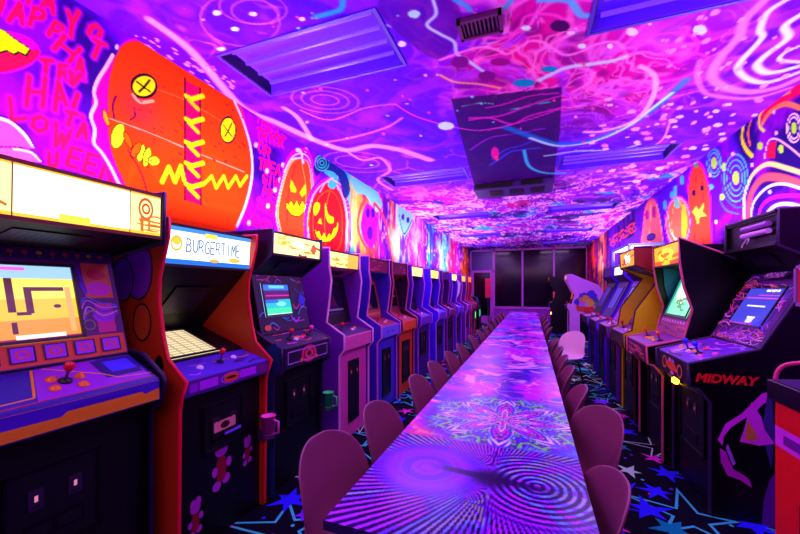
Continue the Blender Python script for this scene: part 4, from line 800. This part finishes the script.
MB().prism([(-.02, 1.1), (-.02, 1.75), (.02, 1.75), (.02, 1.1)], -.10, .10, cm(210, 20, 70)).build('sign_board', T, bevel=.015)

# --- right side
# R0 red fronted machine nearest, cropped by the frame
T0 = thing('arcade_cabinet', 'red fronted black machine at the right edge with a red ball joystick', 'arcade machine', (.93, 1.57, 0), -PI/2, 'arcade cabinets along the right wall')
redm = cm(245, 12, 14)
MB().prism([(.01, 0), (.01, .93), (.80, .93), (.80, 0)], -.32, .32, m_blk).build('cabinet_body', T0)
plate(T0, 'front_panel', (.009, .02), (.009, .955), -.315, .315, .006, redm, [(R_(0, .80, 1, .885), cm(235, 60, 230)), (R_(.08, .82, .24, .86), cm(120, 20, 150)), (R_(.22, 0, .78, .62), m_dk)])
cp0 = MB().prism([(-.02, .955), (-.02, 1.03), (.30, 1.05), (.30, .93), (.02, .93)], -.325, .325, m_blk).build('control_panel', T0, bevel=.004)
plate(cp0, 'control_overlay', (-.01, 1.031), (.29, 1.051), -.31, .31, .002, cm(60, 15, 90), clip01(squig(12, [cm(200, 60, 220), cm(250, 40, 90)], 2, 51, .06)))
j0 = MB(); j0.lathe([(.03, 0), (.03, .008), (.008, .014)], (0, 0, 0), m_dk, 14).tube([(0, 0, 0), (0, 0, .05)], .006, m_white).lathe([(0, .04), (.010, .045), (.018, .075), (.027, .10), (.024, .122), (0, .132)], (0, 0, 0), m_btn['red'], 14); j = j0.build('joystick', cp0); j.location = (-.20, .08, 1.035)
for k in range(3): button(cp0, -.02+.09*k, Vector((0, .10, 1.036)), Vector((0, -.09, 1)), ('red', 'white', 'yellow')[k])
hp = [(-.315, .03+.26*math.sin(PI*.0), 1.03)]
hoop = [(-.31, .0, 1.03), (-.31, .01, 1.07), (-.29, .03, 1.10), (-.2, .06, 1.125), (-.05, .10, 1.14), (.15, .12, 1.14), (.3, .1, 1.1), (.31, .1, 1.04)]
MB().tube(smooth([h for h in hoop], 4), .008, cm(240, 60, 130)).build('guard_hoop', cp0)
mon = MB().box((-.24, .03, 1.325), (.28, .30, 1.50), m_blk).build('monitor_housing', T0, bevel=.01)
plate(mon, 'screen', (.029, 1.335), (.029, 1.49), -.235, .27, .004, ce(200, 10, 40, .7), [(R_(.06, .06, .94, .9), ce(120, 0, 30, .4)), (R_(.03, .9, .6, .97), ce(250, 60, 200, 1))], frame=cm(150, 110, 170))
MB().box((-.05, .2, 1.05), (.05, .28, 1.33), m_grey).build('monitor_neck', T0)
# R1
pR1 = [(.06, 0), (.06, .70), (.0, .78), (-.045, .79), (-.05, .93), (.30, 1.04), (.55, 1.50), (.57, 1.56), (.38, 1.66), (.385, 1.87), (1.0, 1.87), (1.0, 0)]
sc_blue = ce(70, 70, 225, .95)
scR = [(R_(.52, .88, .86, .93), ce(240, 240, 255, 1.4)), (R_(.38, .78, .98, .80), ce(230, 80, 210, 1)), (R_(.10, .70, .99, .735), ce(225, 70, 220, 1)), (R_(.25, .50, .75, .535), ce(235, 235, 255, 1.3)), (R_(.48, .10, .66, .24), ce(225, 215, 255, 1.1)), (R_(.46, .22, .68, .26), ce(245, 235, 255, 1.2)), (R_(.05, .05, .7, .08), ce(190, 60, 230, 1)), (R_(0, 0, 1, .03), ce(140, 220, 255, 1.2)), ([(.7, 0), (1, 0), (1, .35)], ce(50, 50, 250, 1))]
bzR = squig(60, [cm(235, 60, 180), cm(240, 190, 220), cm(150, 40, 230), cm(250, 120, 90)], 1.2, 66, .012, (.02, .02, .85, .12))+squig(16, [cm(235, 60, 180), cm(240, 150, 220), cm(150, 40, 230)], 1.2, 68, .010, (.88, .1, .92, .8))+squig(22, [cm(235, 60, 180), cm(240, 190, 220), cm(250, 120, 90)], 1.2, 67, .012, (.02, .12, .06, .85))+squig(10, [cm(235, 60, 180), cm(240, 150, 120)], 1.2, 69, .010, (.1, .81, .85, .83))
bzR += [([(.34, .90), (.76, .90), (.80, .99), (.40, .99)], cm(50, 10, 70))]+txt_('ARCADE', .37, .925, .36, .05, cm(250, 190, 245), .012, 1.2, .3)+txt_('LEGENDS', .40, .903, .26, .016, cm(240, 150, 235), .004, 1.2)
org2 = cm(250, 110, 20)
cfR = [(R_(0, 0, 1, 1), cm(22, 8, 30)), (E_(.5, .48, .15, .24), org2), (E_(.42, .6, .1, .14), cm(240, 70, 40)), (E_(.60, .38, .1, .12), cm(250, 90, 30)), (E_(.45, .8, .05, .1), cm(220, 140, 230)), (E_(.55, .78, .05, .1), cm(170, 100, 230)), (E_(.52, .14, .06, .1), cm(220, 140, 230))]+ring(.26, .55, .08, .36, .7, cm(230, 130, 60))+ring(.76, .42, .08, .36, .7, cm(230, 130, 60))
lit = m_coinw
R1, SR1, _ = cabinet('R', 3.02, 'black wedge cabinet with blue screen, skull side art and open tube marquee box', x=.98, W=.62, D=1.0, prof=pR1, kb=.08, cf=(-.045, .93), cb=(.29, 1.035), ch=.145, bz=((.30, 1.045), (.54, 1.50)), mq=((.385, 1.67), (.385, 1.865)), mqm=None,
        scm=sc_blue, scart=scR, scr=(.224, .80, .68, 0), bzart=clip01(bzR), bzm=cm(85, 20, 120), ovm=cm(110, 30, 190), ovart=clip01([(E_(.2, .4, .12, .3), cm(200, 60, 230)), (E_(.3, .3, .05, .3), cm(200, 210, 255))]+squig(20, [cm(220, 80, 230), cm(60, 10, 90), cm(180, 120, 255)], 1.8, 70, .05)), cpm=m_blk, cfart=cfR, cfm=m_blk,
        trim=cm(60, 30, 80), sticks=((-.2, .35, 'blue'), (.35, .35, 'blue')), buttons=((-.05, .3, 'white'), (.1, .35, 'yellow'), (.1, .55, 'red'), (.6, .3, 'pink'), (.7, .5, 'pink'), (-.6, .35, 'yellow')), coin=(.30, .70), coinw=.2, topback=[(.98, 1.858)], slot=m_coin)
# open marquee box: dark recess with lamp tubes
def deep(T, W):
    MB().box((-W/2+.02, .384, 1.675), (W/2-.02, .393, 1.69), m_dk).box((-W/2+.02, .384, 1.845), (W/2-.02, .393, 1.86), m_dk).build('marquee_frame', T)
    for k, (z, c) in enumerate(((1.80, cm(170, 90, 190)), (1.755, cm(230, 170, 240)))): MB().tube([(-.06, .375, z), (.22, .375, z)], .018, c).build('lamp_tube', T)
    MB().tube(smooth([(.0, .375, 1.75), (-.02, .37, 1.72), (-.05, .37, 1.70), (-.06, .37, 1.68)], 4), .004, m_white).tube(smooth([(.0, .375, 1.75), (.02, .37, 1.72), (.0, .37, 1.70)], 4), .004, m_white).build('lamp_wire', T)
deep(R1, .62)
# skull art + lettering on the near side
sk = cm(250, 50, 225); skd = cm(14, 6, 22)
P = lambda pts: [(onY(x, y, 2.705)[0]-.98, onY(x, y, 2.705)[2]) for x, y in pts]
art = [(P([(718, 440), (726, 424), (742, 414), (752, 404), (762, 394), (770, 392), (775, 398), (764, 404), (756, 412), (740, 422), (731, 428), (724, 437), (723, 446)]), sk),
       (P([(768, 392), (772, 392), (775, 430), (772, 470), (764, 440), (764, 420)]), cm(60, 50, 130)),
       (P([(745, 428), (748, 415), (752, 402), (762, 418), (765, 430), (775, 444), (760, 446), (740, 442)]), cm(245, 60, 225)),
       (P([(745, 440), (748, 420), (758, 436), (757, 441)]), cm(230, 140, 60)),
       (P([(720, 448), (726, 452), (730, 462), (734, 470), (742, 474), (750, 480), (752, 488), (740, 480), (728, 476), (721, 462)]), cm(225, 30, 195)),
       (P([(728, 444), (733, 456), (736, 464), (733, 466), (729, 456), (726, 448)]), cm(190, 100, 230)),
       (P([(762, 530), (764, 500), (770, 480), (778, 470), (780, 530)]), cm(120, 20, 150)),
       ]
sa = sideart(R1, SR1[1], .31, art); sideart(R1, SR1[1], .31, [(blob(.80, 1.76, .17, .10), cm(200, 40, 210)), (blob(.84, 1.76, .10, .06), cm(150, 20, 190))])
def textmesh(body, size, m, name, parent, mtx, ext=.0015, shear=0.0, bold=.0):
    cu = bpy.data.curves.new(name, 'FONT'); cu.body = body; cu.size = size; cu.extrude = ext; cu.shear = shear; cu.offset = bold; cu.align_x = 'CENTER'; cu.align_y = 'CENTER'
    tmp = bpy.data.objects.new('tmp', cu); C.objects.link(tmp); dg = bpy.context.evaluated_depsgraph_get(); me = bpy.data.meshes.new_from_object(tmp.evaluated_get(dg))
    bpy.data.objects.remove(tmp); me.materials.clear(); me.materials.append(m); me.transform(mtx); return link(name, me, parent)
c0 = onY(725, 380, 2.705); tm = Matrix.Translation((.3125, c0[0]-.98, c0[2])) @ Matrix(((0, 0, 1, 0), (1, 0, 0, 0), (0, 1, 0, 0), (0, 0, 0, 1)))
textmesh('MIDWAY', .072, cm(250, 30, 30), 'lettering', SR1[1], tm, .001, .25, .003)
# glowing orange button and cup on the front of R1
bt = MB().lathe([(.03, 0), (.03, .012), (.022, .016), (.018, .03), (0, .036)], (0, 0, 0), m_dk, 16, 'y').build('button_bezel', R1); bt.location = (-.22, .075, .71)
bl = MB().lathe([(.0, .055), (.018, .05), (.027, .036), (.027, .016)], (0, 0, 0), ce(255, 170, 30, 14.0), 14, 'y').build('lit_button', R1); bl.location = (-.22, .075, .71)
# R2 black wedge with yellow marquee
pR2 = [(.06, 0), (.06, .70), (.0, .78), (-.045, .79), (-.05, .93), (.20, 1.0), (.255, 1.24), (.20, 1.42), (.175, 1.60), (.165, 1.81), (.60, 1.60), (.98, 1.50), (.98, 0)]
fire = [(R_(0, 0, 1, .25), ce(230, 90, 0, 1)), (E_(.5, .5, .3, .32), ce(255, 225, 60, 1.6))]+squig(16, [ce(240, 120, 0, 1), ce(255, 200, 0, 1.2)], 3, 81, .12, (.02, .1, .8, .7))
scg = [(E_(.45, .55, .3, .3), ce(210, 255, 200, 1.5)), (R_(.0, 0, .12, 1), ce(20, 170, 160, .9)), (E_(.6, .55, .06, .06), ce(60, 120, 40, .7)), (E_(.55, .68, .03, .04), ce(60, 120, 40, .7))]+squig(8, [ce(70, 170, 70, .9)], 1, 84, .04, (.3, .1, .8, .4))
cfF = squig(26, [cm(230, 70, 130), cm(240, 120, 60), cm(180, 40, 120)], 4, 85, .09, (.02, .1, .85, .8))
R2, SR2, _ = cabinet('R', 3.74, 'black sloped cabinet with fiery yellow marquee and glowing green screen', x=.94, W=.66, D=.98, prof=pR2, kb=.10, cf=(-.045, .93), cb=(.20, .995), ch=.145, bz=((.235, 1.14), (.40, 1.57)), mq=((.185, 1.605), (.178, 1.79)), mqm=ce(255, 175, 10, 1.3), mqart=clip01(fire),
        scm=ce(110, 240, 170, 1.3), scart=clip01(scg), scr=(.05, .97, .8, 0), bzm=cm(30, 8, 50), cpm=cm(150, 30, 110), ovm=cm(140, 30, 150), cfm=cm(60, 10, 50), cfart=clip01(cfF), trim=cm(220, 90, 120), sticks=((.6, .5, 'orange'), (-.5, .5, 'orange')), buttons=((-.2, .4, 'yellow'), (-.05, .5, 'yellow'), (.1, .4, 'yellow'), (.4, .4, 'yellow')), topback=[(.60, 1.58), (.96, 1.48)], slot=m_coin)
plate(R2, 'bezel_card', (.20, 1.0), (.245, 1.14), -.30, .30, .01, cm(170, 60, 130), clip01([(R_(.05+.1*k, .75, .1+.1*k, .9), cm(230, 190, 240)) for k in range(9)]+squig(14, [cm(230, 120, 60), cm(90, 20, 90)], 3, 86, .05, (0, .05, .9, .6))))
sideart(R2, SR2[-1], -.33+.036, [([(.20, 1.05), (.30, 1.24), (.25, 1.42), (.24, 1.6), (.5, 1.6), (.5, 1.05)], cm(10, 110, 130))])
# R3 orange marquee, yellow sides
pR3 = [(.06, 0), (.06, .70), (.0, .78), (-.045, .79), (-.05, .93), (.03, .97), (.06, 1.18), (.28, 1.52), (.06, 1.64), (.05, 1.83), (.96, 1.83), (.96, 0)]
R3, SR3, _ = cabinet('R', 4.58, 'yellow sided cabinet with small orange white marquee, behind the green screen machine', x=.95, W=.64, D=.96, prof=pR3, side=cm(255, 225, 0), body=m_blk, kb=.08, cf=(-.045, .93), cb=(.14, .98), ch=.13, bz=((.14, 1.0), (.42, 1.52)), mq=((.065, 1.645), (.055, 1.815)), mqm=ce(255, 150, 20, 1.4), mqart=clip01([(E_(.5, .5, .22, .38), ce(255, 235, 200, 2.2)), (E_(.3, .4, .1, .2), ce(230, 60, 30, 1))]+squig(6, [ce(200, 40, 20, .9)], 3, 91, .1)),
        cpm=m_blk, ovm=cm(130, 20, 150), bzm=cm(120, 30, 140), scm=ce(70, 120, 255, .7), trim=cm(90, 20, 40), slot=m_coin)
sideart(R3, SR3[1], .32, [([(.06, 1.64), (.05, 1.83), (.96, 1.83), (.96, .9), (.5, 1.1), (.34, 1.5), (.28, 1.53)], m_blk), ([(.055, 1.65), (.05, 1.82), (.25, 1.82), (.2, 1.58)], cm(170, 40, 30)), ([(.0, 0.0), (.96, 0), (.96, .9), (.4, .98), (-.04, .92), (-.04, .8), (.06, .7), (.06, 0)], m_blk)])
pRw = [(.06, 0), (.06, .70), (.0, .78), (-.045, .79), (-.05, .92), (.14, .97), (.40, 1.50), (.30, 1.60), (.31, 1.76), (.96, 1.76), (.96, 0)]
def wedge(y, label, sc, bzc, scm, mqm, x=.95, **kw):
    z = dict(x=x, W=.64, D=.96, prof=pRw, side=sc, body=m_blk, kb=.08, cf=(-.045, .92), cb=(.13, .965), ch=.12, bz=((.14, .975), (.385, 1.50)), mq=((.315, 1.61), (.32, 1.745)), mqm=mqm, cpm=m_blk, ovm=cm(130, 20, 120), bzm=bzc, scm=scm, sticks=((-.4, .5, 'red'), (.4, .5, 'red')), buttons=((-.2, .4, 'red'), (-.05, .5, 'pink'), (.1, .4, 'white'), (.6, .4, 'red'))); z.update(kw)
    return cabinet('R', y, label, **z)
wedge(5.40, 'wedge cabinet with magenta screen surround just beyond the yellow sided one', cm(90, 20, 200), cm(150, 30, 190), ce(110, 120, 255, .7), cm(60, 15, 120), trim=cm(120, 30, 140), bzart=clip01(squig(20, [cm(220, 60, 220), cm(90, 60, 240)], 1, 96, .02)))
wedge(6.25, 'violet sided wedge cabinet with a white lit marquee', cm(75, 25, 235), cm(60, 20, 120), ce(90, 60, 240, .6), ce(255, 235, 220, 1.6), trim=cm(60, 20, 60))
wedge(7.10, 'indigo wedge cabinet just beyond the white lit marquee one', cm(60, 20, 220), m_blk2, ce(70, 30, 200, .5), cm(60, 15, 120), trim=cm(80, 30, 90))
pk2 = cm(235, 160, 240)
pR7 = [(.0, 0), (.0, .80), (-.06, .90), (-.06, .96), (.05, 1.0), (.12, 1.25), (-.08, 1.66), (-.06, 1.80), (.06, 1.80), (.70, 1.50), (.80, 1.30), (.80, 0)]
R7, SR7, _ = cabinet('R', 10.85, 'pale pink sided cabinet painted with a colourful flower burst', x=.97, W=.66, D=.90, prof=pR7, side=pk2, body=m_blk, kb=.03, cf=(-.05, .95), cb=(.05, .99), ch=.12, bz=((.06, 1.0), (.16, 1.50)), mq=((-.05, 1.66), (-.045, 1.78)), mqm=ce(255, 150, 60, 1), cpm=m_blk, topback=[(.05, 1.785), (.69, 1.485), (.78, 1.29)], scm=ce(250, 90, 40, .6), trim=None)
fl_ = []
for k, (a, b, r, c) in enumerate([(.40, 1.12, .22, (230, 60, 30)), (.30, 1.02, .12, (240, 90, 20)), (.5, 1.0, .13, (240, 40, 50)), (.62, 1.2, .12, (60, 120, 110)), (.70, 1.12, .08, (80, 180, 120)), (.36, 1.30, .14, (90, 60, 200)), (.55, 1.34, .14, (80, 50, 210)), (.24, 1.18, .1, (60, 60, 190)), (.42, 1.22, .14, (245, 190, 50)), (.52, 1.15, .12, (250, 220, 60)), (.34, 1.12, .09, (200, 120, 220)), (.44, 1.1, .06, (230, 200, 170)), (.3, 1.24, .06, (250, 150, 60))]):
    fl_.append((blob(a-.03, b-.12, r*.95, r*.95, 18, .25, k), cm(*c)))
sideart(R7, SR7[1], .33, [(p, m) for p, m in fl_]+[([(.25, 0.02), (.8, 0.02), (.8, .74), (.25, .74)], m_blk)])
R8, SR8, _ = cabinet('R', 12.4, 'dark cabinet with an orange glow at the far right end of the room', x=.60, W=.66, D=.80, prof=pR7, side=m_blk, body=m_blk, kb=.03, cf=(-.05, .95), cb=(.05, .99), ch=.12, bz=((.06, 1.0), (.16, 1.50)), mq=((-.05, 1.66), (-.045, 1.78)), mqm=ce(255, 120, 60, .8), cpm=cm(30, 30, 160), topback=[(.05, 1.785), (.69, 1.485), (.78, 1.29)], scm=ce(230, 50, 20, .9), trim=None)
l8 = MB().lathe([(.0, .05), (.03, .045), (.045, .02), (.045, 0)], (0, 0, 0), ce(255, 150, 20, 6.0), 14, 'y').build('lit_button', R8); l8.location = (.0, .03, .62)
# wall shelf on right wall
t = thing('wall_shelf', 'pale blue shelf box fixed to the right mural wall above the cabinets', 'shelf', (XR, 7.3, 1.80)); wbm = cm(110, 130, 230)
MB().box((-.5, -.6, .30), (0, .6, .34), wbm).build('shelf_top', t); MB().box((-.5, -.6, 0), (0, .6, .04), wbm).build('shelf_board', t); MB().box((-.5, -.6, .04), (-.46, -.56, .30), wbm).box((-.5, .56, .04), (-.46, .6, .30), wbm).build('shelf_post', t)

# cup holders and cups
def cup(x, y, z, col, label, cl2):
    m = cm(*col)
    h = thing('cup_holder', cl2, 'cup holder', (x, y, z), 0, 'clip on cup holders')
    MB().tube([(.055*math.cos(a*PI/8), .055*math.sin(a*PI/8), .03) for a in range(17)], .005, m_grey, 6, cap=False).tube([(-.055, 0, .03), (-.055, 0, -.005), (0, 0, -.008), (.055, 0, -.005), (.055, 0, .03)], .004, m_grey, 6).build('holder_ring', h)
    MB().box((-.075, -.015, -.02), (-.052, .015, .04), m_grey).build('clip', h)
    c = thing('cup', label, 'cup', (x, y, z), 0, 'plastic cups in cup holders')
    MB().lathe([(0, 0), (.038, 0), (.046, .14), (.049, .14), (.043, .14), (.036, .006), (0, .006)], (0, 0, 0), m, 20).build('cup_body', c)
    MB().tube([(.044, 0, .115), (.078, 0, .11), (.08, 0, .04), (.039, 0, .03)], .006, m, 8).build('cup_handle', c)
cup(-1.56, 1.82, .46, (255, 70, 190), 'pink plastic cup clipped beside the red edged cabinet', 'metal clip holder carrying the pink cup')
cup(-1.55, 2.51, .42, (50, 255, 120), 'green plastic cup clipped beside the pink fronted cabinet', 'metal clip holder carrying the green cup')

# ------------------------------------------------------------------ tables
m_edge = mat('table_edge', (40, 8, 80), .35); m_leg = mat('black_steel', (12, 10, 16), .4, .5, .3)
TW0, TW1 = -.557, .173; TL = 1.98; m_top = paintmat('table_print', .22, .10)
tl = ['nearest table with radiating line print', 'second table with swirled violet and pink print', 'third table with pink and blue streak print', 'fourth table with magenta streak print', 'last table before the glass wall']
for k in range(5):
    y0 = .875+k*TL; y1 = y0+TL-.004
    fine = (.005 if k == 0 else .009+.004*k)
    ct = Canvas(lambda x, y: (0, 0, 1), axis(TW0, TW1, lambda x: fine), axis(y0, y1, lambda y: fine if k else (.0045 if y < 1.55 else .0065)), lambda u, v: (u, v-y0, u*0+.7405))
    U, V = ct.U, ct.V
    w1 = fbm(U*2, V*2, 200); w2 = fbm(U*2+7, V*2+3, 201)
    n = fbm(U*2.4+w1*3, V*2.4+w2*3, 205); n2 = fbm(U*4+w2*3, V*4+w1*3, 209); n4 = fbm(U*5+w1*5, V*7+w2*4, 213)
    c = ct.c; c[:] = (.58, .0, .92)
    def mixc(col, a): ct.c += (np.array(col)-ct.c)*a[..., None]
    mixc((.80, .0, .80), sstep(.42, .6, n)*.85); mixc((.12, .02, .62), sstep(.55, .7, n2)*.75); mixc((.1, .55, .95), sstep(.62, .72, fbm(U*3+w2*4, V*3+w1*2, 217))*.8)
    f1, f2 = cells(U*7+w1*4, V*7+w2*4, 31); mixc((.05, .0, .35), sstep(.5, .7, f1)*.5*sstep(.5, .6, n2)); mixc((1, .55, .95), sstep(.10, .02, f2-f1)*sstep(.48, .58, n)*.8); mixc((1, .82, 1), sstep(.64, .72, n4)*.8); mixc((.95, .35, .30), sstep(.66, .74, fbm(U*4+w2*3, V*6, 221))*.6)
    if k == 0:
        cx, cyy = -.13, 1.27
        # kaleidoscope print
        kx, ky = -.13, 1.86; dx = U-kx; dy = V-ky; an = np.arctan2(dy, dx); rd_ = np.hypot(dx, dy)
        a8 = abs(((an/(PI/4)+.5) % 1)-.5)*2
        kn = fbm(a8*3.2+rd_*13, rd_*26+a8*4, 230); kn2 = fbm(a8*6+rd_*26, rd_*38, 235)
        msk = sstep(.44, .34, rd_)*sstep(1.52, 1.56, V)
        def mk(col, a): ct.c += (np.array(col)-ct.c)*(a*msk)[..., None]
        mk((.30, .03, .75), np.ones_like(U)); mk((.2, .75, .95), sstep(.52, .6, kn)); mk((.95, .85, 1), sstep(.60, .66, kn)); mk((.1, .0, .2), sstep(.54, .6, kn2)*.85); mk((.45, .95, .45), sstep(.62, .66, kn2)); mk((1, .9, .5), sstep(.70, .74, kn)); mk((.95, .2, .7), sstep(.38, .33, kn)*.8)
        # dipole of fine radiating lines
        dx = (U-cx)*1.0; dy = (V-cyy)*1.0; r = np.hypot(dx, dy); an = np.arctan2(dy, dx)
        m0 = 1-sstep(1.52, 1.545, V)
        mm = lambda col, a: ct.__setattr__('c', ct.c+(np.array(col)-ct.c)*(a*m0)[..., None])
        mm((.50, .0, .95), np.ones_like(U))
        rr1 = np.hypot((U-.02), (V-cyy)*1.05); rr2 = np.hypot((U+.36), (V-cyy)*1.05)
        mm((.62, .0, .95), sstep(.3, .0, rr2)*.8)
        dark = np.sin(an*110+10*r); ring1 = np.sin(rr1*235)
        right = sstep(-.16, -.08, U)*(1-sstep(.17, .28, rr1))
        hue = fbm(an*5+9, r*5, 240, 3)
        lc = np.zeros(U.shape+(3,)); lc[..., 0] = .85-.5*sstep(.45, .55, hue)+.3*sstep(.6, .65, hue); lc[..., 1] = .25+.6*sstep(.5, .6, hue); lc[..., 2] = .95-.4*sstep(.58, .66, hue)
        act = np.clip(sstep(.10, .25, abs(np.sin(an))*r*2.0)+.35, 0, 1)*sstep(.0, .05, r)
        mm((.09, .0, .22), (dark < .05)*act*(1-right)*np.clip(1.25-rr2*0-.0, 0, 1)*sstep(.13, .24, rr2))
        a_ = ((dark > .55)*act*(1-right)*sstep(.13, .24, rr2)*m0*.8)[..., None]; ct.c = ct.c*(1-a_)+lc*a_
        mm((.08, .0, .22), (ring1 < .1)*right*.9); a_ = ((ring1 > .45)*right*m0*.85)[..., None]; ct.c = ct.c*(1-a_)+lc*a_
        mm((.45, .0, .80), (np.sin(rr2*150) < -.2)*sstep(.30, .1, rr2)*(1-right)*.5); mm((.30, .0, .7), (np.sin(rr2*60) < -.5)*sstep(.30, .1, rr2)*(1-right)*.6)
        mm((.14, .0, .25), sstep(.10, .03, np.hypot(dx, dy*1.2))*.9)
        mm((.12, .0, .28), (1-sstep(.012, .025, abs(V-cyy+(U-cx)*.1)))*sstep(.26, .1, abs(U-cx))*.85)
    T = thing('long_table', tl[k]+' in the row down the middle', 'table', (0, y0, 0), 0, 'printed tables in one long row')
    MB().box((TW0, 0, .712), (TW1, TL-.004, .74), m_edge).build('tabletop', T)
    pr = ct.mesh('printed_top', m_top, (), T)
    for yy in (.30, TL-.30):
        MB().tube([(-.225, yy, .02), (-.225, yy, .712)], .028, m_leg, 12).build('leg', T)
        MB().box((-.255, yy-.24, 0), (-.195, yy+.24, .022), m_leg).build('foot', T, bevel=.006)
        MB().box((-.45, yy-.03, .69), (.07, yy+.03, .712), m_leg).build('bracket', T)

# ------------------------------------------------------------------ chairs
def make_shell(m):
    prof = [(.20, .425, .18), (.17, .445, .195), (.08, .44, .205), (-.03, .435, .21), (-.12, .445, .213), (-.17, .475, .215), (-.20, .53, .216), (-.22, .60, .216), (-.24, .67, .208), (-.255, .72, .19), (-.265, .76, .16), (-.272, .787, .11), (-.275, .80, .04)]
    nx = 12; vs = []
    for i, (y, z, w) in enumerate(prof):
        b = max(0, min(1, (i-4)/3)); sft = 1 if i < 5 else 1-b
        for k in range(nx+1):
            s_ = -1+2*k/nx
            vs.append((w*s_, y+.085*b*(s_*w/.23)**2, z+.028*sft*s_*s_-(.0 if i < 10 else 0)))
    fs = [(i*(nx+1)+k, i*(nx+1)+k+1, (i+1)*(nx+1)+k+1, (i+1)*(nx+1)+k) for i in range(len(prof)-1) for k in range(nx)]
    mb = MB(); mb.add(vs, fs, m, True); return mb
def make_chair(m, label, group):
    T = thing('shell_chair', label, 'chair', (0, 0, 0), 0, group)
    o = make_shell(m).build('shell', T); sd = o.modifiers.new('solid', 'SOLIDIFY'); sd.thickness = .009; sd.offset = 0; ss = o.modifiers.new('sub', 'SUBSURF'); ss.levels = 1; ss.render_levels = 1
    for sx in (-1, 1):
        for (ya, yb_) in ((.12, .17), (-.12, -.19)):
            MB().tube([(sx*.13, ya, .425), (sx*.165, (ya+yb_)/2+.0, .22), (sx*.19, yb_, .0)], .011, m_leg, 8).build('leg', T)
    MB().tube([(-.13, .12, .42), (.13, .12, .42)], .009, m_leg).tube([(-.13, -.12, .42), (.13, -.12, .42)], .009, m_leg).tube([(0, -.12, .42), (0, .12, .42)], .009, m_leg).build('seat_frame', T)
    return T
m_ch = mat('chair_plum', (135, 60, 88), .38, .5, noise=.05); m_chw = mat('chair_cream', (235, 190, 200), .4, .5)
def copy_tree(o):
    r = o.copy(); C.objects.link(r)
    for ch in list(o.children):
        c = ch.copy(); C.objects.link(c); c.parent = r
    return r
ordn = ['first', 'second', 'third', 'fourth', 'fifth', 'sixth', 'seventh', 'eighth', 'ninth', 'tenth', 'eleventh', 'twelfth', 'thirteenth', 'fourteenth']
c0 = None
LY = [(1.23, -.56, -.10), (1.70, -.53, .0), (2.34, -.51, 0), (2.84, -.52, 0), (3.35, -.50, 0), (3.86, -.49, 0), (4.6, -.48, 0), (5.3, -.48, 0), (5.95, -.48, 0), (6.6, -.48, 0), (7.3, -.48, 0), (8.1, -.48, 0), (8.9, -.48, 0), (9.7, -.48, 0)]
RY = [(1.29, .01, .06), (1.93, .13, .42), (2.45, .05, 0), (3.05, .04, 0), (3.55, .04, 0), (4.05, .04, 0), (4.7, .04, 0), (5.4, .42, .8), (6.1, .04, 0), (6.8, .04, 0), (7.6, .04, 0), (8.4, .04, 0), (9.2, .04, 0)]
proto = {}
for side, rows in (('left', LY), ('right', RY)):
    for i, (y, x, r) in enumerate(rows):
        cream = side == 'right' and i == 7
        lab = '%s shell chair, %s from the camera along the %s side of the long table' % ('cream turned' if cream else 'plum plastic', ordn[i], side)
        grp = 'shell chairs on the %s side of the long table' % side
        key = 'c' if cream else 'p'
        if key not in proto: T = proto[key] = make_chair(m_chw if cream else m_ch, lab, grp)
        else: T = copy_tree(proto[key])
        T['label'] = lab; T['group'] = grp; T.location = (x, y, 0); T.rotation_euler = (0, 0, (-PI/2 if side == 'left' else PI/2)+r)

# ------------------------------------------------------------------ lights
def area(name, loc, rot, sx, sy, e, col):
    l = bpy.data.lights.new(name, 'AREA'); l.shape = 'RECTANGLE'; l.size = sx; l.size_y = sy; l.energy = e; l.color = col
    o = bpy.data.objects.new(name, l); C.objects.link(o); o.location = loc; o.rotation_euler = rot; return o
LC = (1, .62, 1)
for y in (2.0, 6.2, 10.4):   # black-light strips lying on top of the cabinet rows
    area('strip_left', (-2.0, y+.2, 1.90), (PI, 0, 0), .06, 4.1, 72, LC)
    area('strip_right', (1.62, y+.2, 1.92), (PI, 0, 0), .06, 4.1, 52, LC)
area('strip_left', (-2.15, -.5, 1.90), (PI, 0, 0), .06, .9, 14, LC)
for i, (x0, x1, y0, y1) in enumerate(TROF):
    area('tube_light', ((x0+x1)/2, (y0+y1)/2, ZC-.02), (0, 0, 0), x1-x0-.1, y1-y0-.1, 22, (.75, .36, 1))
area('rear_fill_light', (-.2, -.7, ZC-.05), (math.radians(25), 0, 0), 3.6, 1.0, 55, (1, .42, .9))  # unseen fill lamp added behind the camera to brighten the cabinets
w = bpy.data.worlds.new('world'); bpy.context.scene.world = w; w.use_nodes = True
w.node_tree.nodes['Background'].inputs['Color'].default_value = (.02, 0, .05, 1); w.node_tree.nodes['Background'].inputs['Strength'].default_value = 1
sc = bpy.context.scene
sc.view_settings.view_transform = 'Standard'; sc.view_settings.look = 'None'; sc.view_settings.exposure = 0.18; sc.view_settings.gamma = 1
try: sc.view_settings.use_curve_mapping = False
except Exception: pass
sc.cycles.use_denoising = True; sc.cycles.max_bounces = 8; sc.cycles.diffuse_bounces = 5
